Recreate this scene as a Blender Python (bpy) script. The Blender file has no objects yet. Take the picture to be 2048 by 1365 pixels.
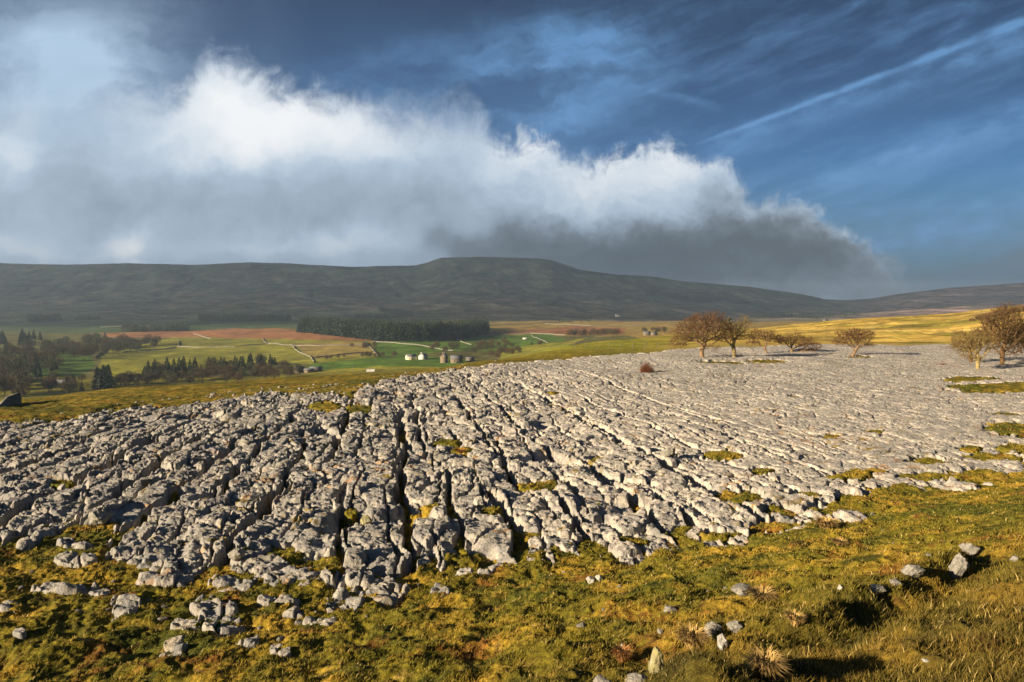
import bpy, math, random
import numpy as np
from mathutils import Vector

# =====================================================================
# camera, world, sun, exposure
# =====================================================================
F = 1365.0            # focal length in photograph pixels (24 mm on full frame)
CX, HV = 1024.0, 628.0   # principal column, horizon row
EYE = 5.2             # eye height above the pavement

sc = bpy.context.scene
cam_d = bpy.data.cameras.new("camera")
cam = bpy.data.objects.new("camera", cam_d)
sc.collection.objects.link(cam)
cam_d.sensor_width = 36.0
cam_d.lens = 36.0 * F / 2048.0
cam_d.shift_y = -(682.5 - HV) / 2048.0
cam_d.clip_start = 0.05
cam_d.clip_end = 60000.0
cam.location = (0, 0, EYE)
cam.rotation_euler = (math.radians(90), 0, 0)
sc.camera = cam

SUN_EL = math.radians(16.0)
SUN_AZ = math.radians(-121.0)          # measured from +Y towards +X: behind-left
SD = Vector((math.sin(SUN_AZ) * math.cos(SUN_EL), math.cos(SUN_AZ) * math.cos(SUN_EL), math.sin(SUN_EL)))
sun_d = bpy.data.lights.new("sun", 'SUN')
sun_d.energy = 5.0
sun_d.angle = math.radians(0.5)
sun_d.color = (1.0, 0.835, 0.60)
sun = bpy.data.objects.new("sun", sun_d)
sc.collection.objects.link(sun)
sun.rotation_euler = (-SD).to_track_quat('-Z', 'Y').to_euler()
sun.location = (-20, -10, 30)

sc.view_settings.view_transform = 'Standard'
sc.view_settings.look = 'None'
sc.view_settings.gamma = 1.0
sc.view_settings.exposure = 1.34
SKY_STRENGTH = 0.07
sc.cycles.volume_step_rate = 4.0
sc.cycles.volume_bounces = 0
sc.cycles.max_bounces = 5


class G:
    """tiny expression builder on top of a node tree"""
    def __init__(s, nt): s.nt = nt
    def node(s, t, **k):
        n = s.nt.nodes.new(t)
        for a, b in k.items(): setattr(n, a, b)
        return n
    def inp(s, sock, v):
        if isinstance(v, V): s.nt.links.new(v.o, sock)
        elif hasattr(v, 'is_output'): s.nt.links.new(v, sock)
        else: sock.default_value = v
    def m(s, op, a, b=0.0, c=0.0, clamp=False):
        n = s.node('ShaderNodeMath', operation=op, use_clamp=clamp)
        s.inp(n.inputs[0], a); s.inp(n.inputs[1], b); s.inp(n.inputs[2], c)
        return V(s, n.outputs[0])
    def xyz(s, x, y, z=0.0):
        n = s.node('ShaderNodeCombineXYZ')
        for i, v in enumerate((x, y, z)): s.inp(n.inputs[i], v)
        return n.outputs[0]
    def noise(s, vec, scale=1.0, detail=4.0, rough=0.5, dist=0.0):
        n = s.node('ShaderNodeTexNoise', noise_dimensions='3D')
        s.inp(n.inputs['Vector'], vec)
        n.inputs['Scale'].default_value = scale; n.inputs['Detail'].default_value = detail
        n.inputs['Roughness'].default_value = rough; n.inputs['Distortion'].default_value = dist
        return V(s, n.outputs['Fac'])
    def ss(s, v, a, b):
        n = s.node('ShaderNodeMapRange', interpolation_type='SMOOTHSTEP')
        s.inp(n.inputs['Value'], v); s.inp(n.inputs['From Min'], a); s.inp(n.inputs['From Max'], b)
        return V(s, n.outputs['Result'])
    def mix(s, f, a, b, blend='MIX'):
        n = s.node('ShaderNodeMix', data_type='RGBA', blend_type=blend)
        s.inp(n.inputs['Factor'], f)
        for sock, v in ((n.inputs['A'], a), (n.inputs['B'], b)): pass
        ca = [i for i in n.inputs if i.type == 'RGBA']
        for sock, v in zip(ca, (a, b)):
            if isinstance(v, tuple): sock.default_value = (*v[:3], 1)
            else: s.inp(sock, v)
        return [o for o in n.outputs if o.type == 'RGBA'][0]
    def curve(s, v, pts, lo, hi):
        """float curve through pts given in [lo,hi] range"""
        n = s.node('ShaderNodeFloatCurve')
        x0, x1 = pts[0][0], pts[-1][0]
        cu = n.mapping.curves[0]
        n.mapping.use_clip = False
        P = [((p[0] - x0) / (x1 - x0), (p[1] - lo) / (hi - lo)) for p in pts]
        cu.points[0].location = P[0]; cu.points[1].location = P[-1]
        for p in P[1:-1]: cu.points.new(*p)
        n.mapping.update()
        t = (v - x0) * (1.0 / (x1 - x0))
        t = s.m('MAXIMUM', s.m('MINIMUM', t, 1.0), 0.0)
        s.inp(n.inputs['Value'], t)
        return V(s, n.outputs[0]) * (hi - lo) + lo


class V:
    def __init__(s, g, o): s.g, s.o = g, o
    def __add__(s, b): return s.g.m('ADD', s, b)
    __radd__ = __add__
    def __sub__(s, b): return s.g.m('SUBTRACT', s, b)
    def __rsub__(s, b): return s.g.m('SUBTRACT', b, s)
    def __mul__(s, b): return s.g.m('MULTIPLY', s, b)
    __rmul__ = __mul__
    def __truediv__(s, b): return s.g.m('DIVIDE', s, b)


def build_world():
    w = bpy.data.worlds.new("World"); sc.world = w; w.use_nodes = True
    w.cycles.sampling_method = 'MANUAL'; w.cycles.sample_map_resolution = 256
    nt = w.node_tree; nt.nodes.clear(); g = G(nt)
    tc = g.node('ShaderNodeTexCoord')
    sep = g.node('ShaderNodeSeparateXYZ'); nt.links.new(tc.outputs['Generated'], sep.inputs[0])
    dx, dy, dz = (V(g, sep.outputs[i]) for i in range(3))
    hyp = g.m('SQRT', dx * dx + dy * dy)
    az = g.m('ARCTAN2', dx, dy)                  # world azimuth
    # compass azimuth and elevation, in "degrees-like" units with the sheet scaled by 1365
    ca = g.m('MAXIMUM', g.m('COSINE', az), 0.55)
    X = g.m('TANGENT', g.m('MAXIMUM', g.m('MINIMUM', az, 1.1), -1.1)) * F + CX
    Y = HV - dz / g.m('MAXIMUM', hyp, 0.001) / ca * F
    sky = g.node('ShaderNodeTexSky', sky_type='NISHITA')
    sky.sun_disc = False; sky.sun_elevation = SUN_EL; sky.sun_rotation = SUN_AZ
    sky.altitude = 300; sky.air_density = 1.0; sky.dust_density = 0.6; sky.ozone_density = 2.5
    # everything above the cloud is the Nishita sky; deepen it a little
    hsv = g.node('ShaderNodeHueSaturation'); hsv.inputs['Saturation'].default_value = 1.25
    nt.links.new(sky.outputs[0], hsv.inputs['Color'])
    deep = g.node('ShaderNodeVectorMath', operation='SCALE')
    nt.links.new(hsv.outputs[0], deep.inputs[0])
    g.inp(deep.inputs['Scale'], (SKYMUL + 0.10 * g.ss(Y, -100.0, 300.0) - 0.15 * g.ss(Y, 300.0, 600.0)) * (1.0 - 0.35 * g.ss(X, 500.0, 1300.0) * (1.0 - g.ss(Y, 100.0, 400.0))) * SKY_STRENGTH)
    col = g.mix(1.0, deep.outputs[0], (0.40, 0.95, 1.40), 'MULTIPLY')
    # blue-grey haze painted into the low sky, replacing the warm horizon colour
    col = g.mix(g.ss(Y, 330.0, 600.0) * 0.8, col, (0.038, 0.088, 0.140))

    x, y = X * 0.01, Y * 0.01                    # hundreds of sheet units
    # domain warp
    wn = g.node('ShaderNodeTexNoise', noise_dimensions='3D'); g.inp(wn.inputs['Vector'], g.xyz(x, y, 3.1))
    wn.inputs['Scale'].default_value = 0.55; wn.inputs['Detail'].default_value = 7.0; wn.inputs['Roughness'].default_value = 0.58
    ws = g.node('ShaderNodeSeparateColor'); nt.links.new(wn.outputs['Color'], ws.inputs[0])
    wx, wy = V(g, ws.outputs[0]) - 0.5, V(g, ws.outputs[1]) - 0.5
    wn2 = g.node('ShaderNodeTexNoise', noise_dimensions='3D'); g.inp(wn2.inputs['Vector'], g.xyz(x, y * 1.2, 8.1))
    wn2.inputs['Scale'].default_value = 2.6; wn2.inputs['Detail'].default_value = 6.0; wn2.inputs['Roughness'].default_value = 0.6
    ws2 = g.node('ShaderNodeSeparateColor'); nt.links.new(wn2.outputs['Color'], ws2.inputs[0])
    vx, vy = V(g, ws2.outputs[0]) - 0.5, V(g, ws2.outputs[1]) - 0.5
    xw, yw = x + wx * 1.7 + vx * 0.35, y + wy * 1.5 + vy * 0.35

    def blob(cx, cy, rx, ry, amp, rot=0.0, X_=None, Y_=None, p=1.0):
        a = (X_ or xw) - cx * 0.01; b = (Y_ or yw) - cy * 0.01
        if rot:
            c, s_ = math.cos(rot), math.sin(rot)
            a, b = a * c + b * s_, b * c - a * s_
        a = a * (100.0 / rx); b = b * (100.0 / ry)
        return g.m('EXPONENT', (a * a + b * b) * -p) * amp

    # ---- high cirrus and vapour trails ----
    def streak(x0, y0, x1, y1, wid, amp, seed, fade0=0.15, fade1=0.3, spread=0.0):
        L = math.hypot(x1 - x0, y1 - y0); c, s_ = (x1 - x0) / L, (y1 - y0) / L
        a = (X - x0) * c + (Y - y0) * s_; b = (Y - y0) * c - (X - x0) * s_
        t = a * (1.0 / L)
        n = g.noise(g.xyz(a * 0.012, b * 0.03, seed), 1.0, 6.0, 0.62)
        n1 = g.noise(g.xyz(a * 0.004, 0.0, seed + 5), 1.0, 2.0, 0.5)
        bb = (b + (n - 0.5) * wid * 1.6 + (n1 - 0.5) * wid * 0.8) / (wid * (1.0 + spread * t))
        core = g.m('EXPONENT', bb * bb * -1.0)
        f = g.ss(t, 0.0, fade0) * (1.0 - g.ss(t, 1.0, 1.0 + fade1))
        return core * f * (0.35 + 1.3 * g.ss(n, 0.3, 0.75)) * amp
    cir = streak(1370, 298, 2060, 40, 4.2, 0.75, 1.0, spread=0.9)
    cir = cir + streak(1360, 325, 2080, 75, 30, 0.34, 2.0)
    cir = cir + streak(1600, 380, 2080, 222, 20, 0.42, 3.0, spread=0.8)
    cir = cir + streak(1480, 420, 2080, 250, 26, 0.22, 4.0)
    cir = cir + streak(1290, 180, 1420, 212, 9, 0.25, 5.0)
    cir = cir + streak(1500, 500, 2100, 455, 26, 0.42, 6.0, spread=0.5)
    cir = cir + streak(1560, 440, 2100, 400, 18, 0.3, 7.0)
    # general veil, stretched along the wind
    rx = (x * 0.93 - y * 0.36); ry = (y * 0.93 + x * 0.36)
    veil = g.noise(g.xyz(rx * 0.35 + wx * 0.8, ry * 1.5 + wy, 5.0), 1.0, 8.0, 0.62)
    cir = cir + g.ss(veil, 0.44, 0.76) * 0.4 * g.ss(X, 1000.0, 1300.0)
    veil3 = g.noise(g.xyz(rx * 0.5 + wy, ry * 3.4 + wx * 1.5, 6.0), 1.0, 8.0, 0.66)
    cir = cir + g.ss(veil3, 0.45, 0.75) * 0.2 * g.ss(X, 600.0, 1500.0)
    veil2 = g.noise(g.xyz(xw * 0.35, yw * 0.9, 9.0), 1.0, 8.0, 0.6)
    # veil plume above the middle of the bank
    plume = blob(1120, 190, 170, 110, 0.75, -0.5) + blob(1010, 120, 330, 60, 0.38, -0.15) + blob(880, 190, 220, 70, 0.3)
    plume = plume * (0.2 + 1.4 * g.ss(veil2, 0.32, 0.7))
    cir = g.m('MINIMUM', cir + plume, 0.85)
    col = g.mix(cir, col, CIRRUS)
    # thin bright veil on the upper left
    lv = (1.0 - g.ss(X, 200.0, 640.0)) * (0.35 + 0.65 * g.ss(veil2, 0.3, 0.65)) * g.ss(Y, -150.0, 180.0)
    lv = lv + blob(110, 100, 110, 70, 0.55) + blob(160, 150, 130, 60, 0.3)
    lv = lv * (1.0 - blob(420, 60, 120, 120, 0.5))
    col = g.mix(g.m('MINIMUM', lv * 0.85, 1.0), col, VEIL_L)

    # ---- cumulus bank ----
    top = g.curve(X, [(-900, 170), (-100, 150), (100, 175), (230, 165), (330, 190), (385, 140), (430, 110), (480, 120), (540, 150),
                      (640, 178), (720, 188), (800, 212), (880, 205), (960, 215), (1010, 280), (1060, 266), (1110, 290), (1170, 322),
                      (1240, 306), (1300, 296), (1340, 288), (1400, 310), (1470, 335), (1510, 395), (1600, 396), (1650, 425),
                      (1700, 452), (1745, 492), (1800, 535), (1900, 590), (2600, 600)], 90, 600)
    edge_n = g.noise(g.xyz(x, y * 1.1, 21.0), 1.7, 9.0, 0.62, 0.6)
    e2 = g.noise(g.xyz(x * 2.0, y, 31.0), 3.0, 6.0, 0.65, 1.0)
    d = Y - top + (edge_n - 0.5) * 130.0 + (e2 - 0.5) * 46.0
    soft = 62.0 - 26.0 * g.ss(X, 950.0, 1050.0) + 130.0 * (1.0 - g.ss(X, 120.0, 420.0)) + 45.0 * g.ss(X, 700.0, 800.0) * (1.0 - g.ss(X, 900.0, 1010.0))
    mask = g.ss(d, soft * -0.45, soft)
    # brightness of the bank as broad lobes seen through the warp
    mid = 0.50
    b = V(g, g.node('ShaderNodeValue').outputs[0]); b.o.default_value = mid
    for a in ((450, 205, 120, 80, 0.36), (540, 265, 240, 66, 0.34), (720, 250, 190, 55, 0.12), (890, 250, 140, 45, 0.00),
              (20, 300, 60, 80, 0.18), (290, 200, 100, 40, 0.04), (120, 230, 200, 70, 0.03),
              (270, 490, 50, 30, 0.34), (40, 495, 160, 34, 0.14), (480, 505, 200, 22, 0.10), (720, 490, 130, 34, 0.16),
              (1010, 330, 100, 60, 0.12), (1065, 290, 60, 40, 0.24), (1180, 375, 200, 50, 0.16), (1310, 325, 110, 48, 0.32), (1230, 420, 120, 26, 0.10),
              (450, 410, 420, 60, -0.05), (600, 440, 260, 34, -0.04), (170, 370, 200, 60, -0.04), (860, 380, 160, 60, -0.08),
              (1150, 520, 260, 62, -0.30), (1450, 520, 270, 75, -0.36), (1660, 500, 130, 60, -0.26), (1500, 430, 110, 60, -0.18), (960, 490, 120, 46, -0.16),
              (1400, 360, 60, 40, -0.06), (1560, 415, 100, 18, 0.18), (1640, 440, 70, 16, 0.22), (1700, 465, 60, 13, 0.18), (1590, 480, 70, 14, 0.08), (1420, 600, 300, 46, -0.20)):
        b = b + blob(*a)
    tex = g.noise(g.xyz(xw, yw * 1.2, 41.0), 0.9, 8.0, 0.58)
    tex2 = g.noise(g.xyz(x + vx, y * 1.3 + vy, 51.0), 2.6, 6.0, 0.6)
    b = b * (0.80 + 0.28 * tex + 0.12 * tex2) + (tex - 0.5) * 0.16 + (tex2 - 0.5) * (0.06 + 0.14 * g.ss(X, 900.0, 1100.0) + 0.22 * g.ss(X, 1350.0, 1500.0))
    rim = g.ss(d, -10.0, 30.0) * (1.0 - g.ss(d, 30.0, 110.0)) * (1.0 - g.ss(X, 1420.0, 1560.0))
    b = b + rim * 0.04
    ramp = g.node('ShaderNodeValToRGB')
    g.inp(ramp.inputs[0], b)
    el = ramp.color_ramp.elements
    while len(el) > 1: el.remove(el[0])
    stops = CLOUD_STOPS
    el[0].position = stops[0][0]; el[0].color = (*stops[0][1], 1)
    for p, c in stops[1:]:
        e = el.new(p); e.color = (*c, 1)
    col = g.mix(mask, col, ramp.outputs[0])
    # grey air under the cloud and over the head of the dale
    low = g.ss(Y + (tex - 0.5) * 80.0, 520.0, 600.0) * g.ss(X, 1500.0, 1850.0)
    col = g.mix(low * 0.9, col, LOWGREY)
    low2 = blob(2060, 530, 120, 50, 0.55, 0.0)
    col = g.mix(low2, col, (0.045, 0.06, 0.08))
    bg = g.node('ShaderNodeBackground')
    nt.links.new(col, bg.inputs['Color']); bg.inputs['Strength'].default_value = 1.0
    out = g.node('ShaderNodeOutputWorld'); nt.links.new(bg.outputs[0], out.inputs[0])


SKYMUL = 0.18
CIRRUS = (0.050, 0.125, 0.245)
VEIL_L = (0.17, 0.235, 0.31)
LOWGREY = (0.048, 0.066, 0.082)
CLOUD_STOPS = [(0.0, (0.026, 0.036, 0.047)), (0.12, (0.037, 0.050, 0.063)), (0.24, (0.062, 0.079, 0.100)), (0.38, (0.115, 0.148, 0.19)),
               (0.55, (0.175, 0.222, 0.28)), (0.75, (0.28, 0.31, 0.345)), (1.0, (0.375, 0.38, 0.39))]
build_world()
LOD = 1.0   # mesh density

# =====================================================================
# numpy noise
# =====================================================================
def _h(ix, iy, seed):
    n = ix.astype(np.int32).view(np.uint32) * np.uint32(374761393) + iy.astype(np.int32).view(np.uint32) * np.uint32(668265263) + np.uint32((seed * 1274126177) & 0xFFFFFFFF)
    n = (n ^ (n >> np.uint32(13))) * np.uint32(1274126177)
    n = (n ^ (n >> np.uint32(16))) * np.uint32(2246822519)
    return ((n ^ (n >> np.uint32(15))) & np.uint32(0xFFFFFF)).astype(np.float32) * np.float32(1 / 16777215.)

_CT = np.cos(np.arange(256) * math.tau / 256).astype(np.float32); _ST = np.sin(np.arange(256) * math.tau / 256).astype(np.float32)
def perlin(x, y, seed=0):
    x = np.asarray(x, np.float32); y = np.asarray(y, np.float32)
    x, y = np.broadcast_arrays(x, y)
    ix = np.floor(x); iy = np.floor(y); fx = x - ix; fy = y - iy
    u = fx * fx * fx * (fx * (fx * 6 - 15) + 10); v = fy * fy * fy * (fy * (fy * 6 - 15) + 10)
    def gr(a, b):
        t = (_h(ix + a, iy + b, seed) * 255.99).astype(np.uint8)
        return _CT[t] * (fx - a) + _ST[t] * (fy - b)
    a = gr(0, 0) * (1 - u) + gr(1, 0) * u
    b = gr(0, 1) * (1 - u) + gr(1, 1) * u
    return (a * (1 - v) + b * v) * 1.5

def fbm(x, y, o=4, seed=0, gain=0.5):
    s = 0; a = 1; t = 0
    for i in range(o):
        s = s + a * perlin(x * 2 ** i, y * 2 ** i, seed + i * 17); t += a; a *= gain
    return s / t * 1.4

def voro(x, y, seed=0, jit=0.9):
    """F1, edge distance proxy (F2-F1), cell random"""
    x = np.asarray(x, np.float32); y = np.asarray(y, np.float32)
    ix = np.floor(x); iy = np.floor(y)
    f1 = np.full(x.shape, 9.0, np.float32); f2 = f1.copy(); cid = np.zeros(x.shape, np.float32)
    ox = cid.copy(); oy = cid.copy()
    for a in (-1, 0, 1):
        for b in (-1, 0, 1):
            h = _h(ix + a, iy + b, seed); h2 = (h * 4093.0) % 1.0
            px = ix + a + 0.5 + jit * (h - 0.5)
            py = iy + b + 0.5 + jit * (h2 - 0.5)
            ddx = x - px; ddy = y - py
            d = np.sqrt(ddx * ddx + ddy * ddy)
            m = d < f1
            f2 = np.where(m, f1, np.minimum(f2, d))
            f1 = np.where(m, d, f1)
            cid = np.where(m, (h * 997.0 + h2 * 31.0) % 1.0, cid)
            ox = np.where(m, ddx, ox); oy = np.where(m, ddy, oy)
    return f1, f2 - f1, cid, ox, oy

def sst(v, a, b):
    t = np.clip((v - a) / (b - a), 0, 1); return t * t * (3 - 2 * t)

# =====================================================================
# the lie of the land
# =====================================================================
AZC = math.radians(47)
def to_uY(x, y):
    az = np.arctan2(x, y); ac = np.clip(az, -AZC, AZC)
    return CX + F * np.tan(ac), np.hypot(x, y) * np.cos(ac)

Z0 = lambda Y: HV + F * EYE / Y
COLS = {
 -450: [(32,0),(40,0),(52,808),(80,860),(200,865),(380,800),(700,716),(1000,680),(1400,657),(1800,642)],
 0:    [(30,0),(36,0),(44,809),(54,806),(62,808),(90,860),(200,865),(380,797),(700,716),(1000,680),(1400,657),(1800,642)],
 200:  [(32,0),(40,0),(48,789),(60,781),(68,781.5),(100,825),(200,850),(420,782),(700,716),(1000,681),(1400,657),(1800,641)],
 450:  [(36,0),(42,0),(50,773),(62,768),(70,768.5),(110,800),(220,830),(450,767),(700,718),(1000,681),(1400,656),(1800,640)],
 700:  [(42,0),(50,0),(57,757),(66,753),(76,753.5),(120,785),(250,798),(490,754),(700,717),(1000,677),(1400,654),(1800,640)],
 900:  [(50,0),(62,0),(68,736),(77,733),(86,733.5),(130,760),(300,768),(570,733),(700,716),(950,685),(1400,654),(1800,640)],
 1000: [(60,0),(72,0),(80,723),(92,719),(105,720),(150,745),(300,752),(620,724),(780,706),(1000,680),(1400,655),(1800,640)],
 1100: [(60,0),(79,0),(92,711),(120,701),(150,696),(165,697),(300,718),(680,699),(850,689),(1050,676),(1400,656),(1800,640)],
 1200: [(60,0),(86,0),(102,703),(140,690),(190,682),(212,683),(350,700),(780,684),(950,676),(1150,668),(1400,657),(1800,641)],
 1340: [(60,0),(96,0),(112,696),(160,681),(220,673),(300,669),(400,671),(600,678),(850,668),(1100,662),(1400,653),(1800,642)],
 1500: [(60,0),(104,0),(130,686),(200,675),(300,664),(400,659),(500,660.5),(700,664),(900,656),(1200,652),(1500,647),(1800,643)],
 1700: [(60,0),(108,0),(130,688),(190,676),(260,662),(300,648),(360,641),(450,644),(700,652),(1100,650),(1500,645),(1800,641)],
 1900: [(60,0),(108,0),(125,689),(180,676),(240,659),(280,638),(330,630),(420,634),(700,648),(1100,646),(1500,641),(1800,634)],
 2048: [(60,0),(108,0),(120,688),(170,674),(210,650),(240,624),(280,612),(400,618),(700,640),(1100,638),(1500,633),(1800,626)],
 2500: [(60,0),(108,0),(120,688),(170,674),(210,648),(240,618),(280,606),(400,612),(700,635),(1100,634),(1500,628),(1800,620)],
}
LY = np.linspace(math.log(12), math.log(1800), 400)
cpx = np.array(sorted(COLS)); _T = []
for p in cpx:
    ys = [a for a, b in COLS[p]]; vs = [Z0(a) if b == 0 else b for a, b in COLS[p]]
    zs = [EYE - (v - HV) / F * a for a, v in zip(ys, vs)]
    # interpolate z/Y so that the profile stays monotone in the view
    r = np.interp(LY, np.log(ys), [(v - HV) for v in vs])
    near = np.exp(LY) <= ys[1]
    r = np.where(near, F * EYE / np.exp(LY), r)
    k = np.exp(-np.linspace(-2, 2, 13) ** 2); k /= k.sum()
    rs = np.convolve(np.pad(r, 6, mode='edge'), k, 'valid')
    rs = np.where(near, r, rs)
    _T.append(rs)
_T = np.array(_T)
# resample columns smoothly
PXG = np.arange(-460, 2520, 20.0)
_TG = np.array([np.interp(PXG, cpx, _T[:, j]) for j in range(len(LY))]).T
kk = np.exp(-np.linspace(-1.6, 1.6, 7) ** 2); kk /= kk.sum()
_TG = np.array([np.convolve(np.pad(_TG[:, j], 3, mode='edge'), kk, 'valid') for j in range(len(LY))]).T

RIDGE = [(-450,530),(0,527),(130,530),(250,527),(380,530),(500,525.5),(560,526.5),(700,534),(830,531),(858,524),(882,516),(950,514),(1000,514.5),
         (1080,517),(1105,521),(1130,530),(1160,540),(1230,549),(1300,553),(1318,555),(1350,561),(1500,574),(1600,588),(1650,599),(1690,601),(1740,598),
         (1800,588),(1900,576),(2048,566),(2500,560)]
RY = 4500.0
def macro_v(px, Y):
    """row offset below the horizon of the broad ground surface"""
    l = np.log(np.clip(Y, 12, 1800))
    fj = (l - LY[0]) / (LY[1] - LY[0]); j = np.clip(fj.astype(int), 0, len(LY) - 2); fj = np.clip(fj - j, 0, 1)
    fi = (np.clip(px, PXG[0], PXG[-1]) - PXG[0]) / 20.0; i = np.clip(fi.astype(int), 0, len(PXG) - 2); fi = np.clip(fi - i, 0, 1)
    a = _TG[i, j] * (1 - fj) + _TG[i, j + 1] * fj
    b = _TG[i + 1, j] * (1 - fj) + _TG[i + 1, j + 1] * fj
    r = a * (1 - fi) + b * fi
    rid = np.interp(px, [p for p, v in RIDGE], [v - HV for p, v in RIDGE])
    t = np.clip((Y - 1800) / (RY - 1800), 0, 1)
    # gentle skirt, mid terrace, steeper scarp
    g = np.interp(t, [0, .15, .35, .5, .62, .8, .93, 1], [0, .10, .26, .38, .46, .74, .95, 1])
    return np.where(Y <= 1800, r, r + (rid - r) * g)

SN = (-0.454, 0.89)
def bank(x, y):
    s = SN[0] * x + SN[1] * y
    q = np.clip(1 - s / 11.8, 0, 1.15)
    z = 3.5 * q ** 1.15
    # small scarp on the right: the ground beyond steps up and faces back to the near bank
    d = (x - 2.7) * -.64 + (y - 6.5) * .77 + .16 * perlin(x * 1.1, y * 1.1, 5) + .05 * perlin(x * 4, y * 4, 6)
    t = (x - 2.7) * .77 + (y - 6.5) * .64
    side = sst(t, -1.0, .6) * (1 - sst(t, 4.6, 6.0))
    z = z + side * (.20 * sst(d, -.05, .22) * np.exp(-np.maximum(d, 0) / 1.3) - .20 * np.exp(-((d + .28) / .32) ** 2))
    # mounds bottom centre
    z = z + 0.35 * np.exp(-(((x - 1.25) / .5) ** 2 + ((y - 4.7) / .5) ** 2)) + 0.2 * np.exp(-(((x - 2.0) / .5) ** 2 + ((y - 5.2) / .5) ** 2))
    return z

GD = np.array((-0.1686, 0.9857)); GN = np.array((0.9857, 0.1686))
NEAR_V = [(-450,1075),(-50,1080),(60,1075),(150,1050),(230,1065),(300,1095),(400,1120),(480,1125),(560,1110),(640,1120),(700,1170),(800,1185),(840,1120),(1000,1122),(1120,1100),
          (1260,1125),(1330,1095),(1420,1108),(1520,1072),(1640,1045),(1720,1052),(1830,990),(1950,975),(2048,930),(2500,860)]
FAR_V = [(-450,870),(0,848),(120,838),(250,812),(420,800),(520,786),(640,788),(700,797),(740,770),(820,752),(900,741),(1000,730),(1100,719),(1200,711),(1300,704),(1380,698),
         (1500,694),(1700,689),(1850,687),(2048,686),(2500,686)]
def pav_mask(x, y, px, Y):
    """metres inside the pavement (negative outside)"""
    vn = np.interp(px, [a for a, b in NEAR_V], [b for a, b in NEAR_V]); vf = np.interp(px, [a for a, b in FAR_V], [b for a, b in FAR_V])
    yn = F * (EYE - 0.15) / (vn - HV); yf = F * EYE / (vf - HV)
    w = x * GN[0] + y * GN[1]; l = x * GD[0] + y * GD[1]
    n = 1.7 * fbm(w / .9, l / 4.5, 3, 91) + 0.6 * fbm(w / .4, l / .8, 2, 92)
    dn = Y - yn + n
    df = (yf - Y) * 0.8 + n * 0.8 * np.clip(Y / 30, .6, 2.2)
    return np.minimum(dn, df)

# grass lying on the stone: (px, row, half width px, half height px, lift)
PATCH = [(2000,778,120,12),(2030,868,60,18),(1960,958,90,14),(1480,1000,52,13),(1075,978,40,12),(895,890,30,8),(925,905,25,7),(1440,918,45,11),(1190,925,22,7),
         (1700,960,45,9),(1750,870,25,6),(1660,880,20,5),(1940,905,25,6),(1110,790,18,5),(650,820,35,10),(720,825,30,9),(1780,1010,120,26),(1620,1000,40,8),
         (860,1020,18,6),(1060,1075,22,8),(630,1135,60,18),(440,1150,45,12),(560,1205,50,15),(1590,800,14,3),(1440,729,50,3),(1535,726,45,3),(1715,716,30,3),(1940,760,60,5),
         (1190,1020,14,5),(980,1030,25,10),(700,1030,14,6),(120,970,30,8),(180,1070,70,16),(1560,1030,45,9),(1930,1010,120,22),(2040,905,50,10),(1990,920,60,7),(1860,960,60,8),(1670,1025,60,9),(1800,985,50,6),(1740,950,40,5),(1560,1055,50,8),(1440,1075,40,8),(2010,830,40,5),(1370,1060,24,7),(1270,1085,30,9),(1850,930,40,8),(1520,950,30,7)]
def patchf(x, y, px, Y):
    v = HV + F * EYE / np.maximum(Y, 1)
    s = np.zeros_like(px)
    wob = 0.9 * fbm(x / .6, y / .6, 4, 71) + .3 * fbm(x / 2.5, y / 2.5, 2, 72)
    for a, b, c, d in PATCH:
        q = ((px - a) / c) ** 2 + ((v - b) / d) ** 2
        s = np.maximum(s, 1 - sst(q + wob, 0.5, 1.3))
    return s

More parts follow.
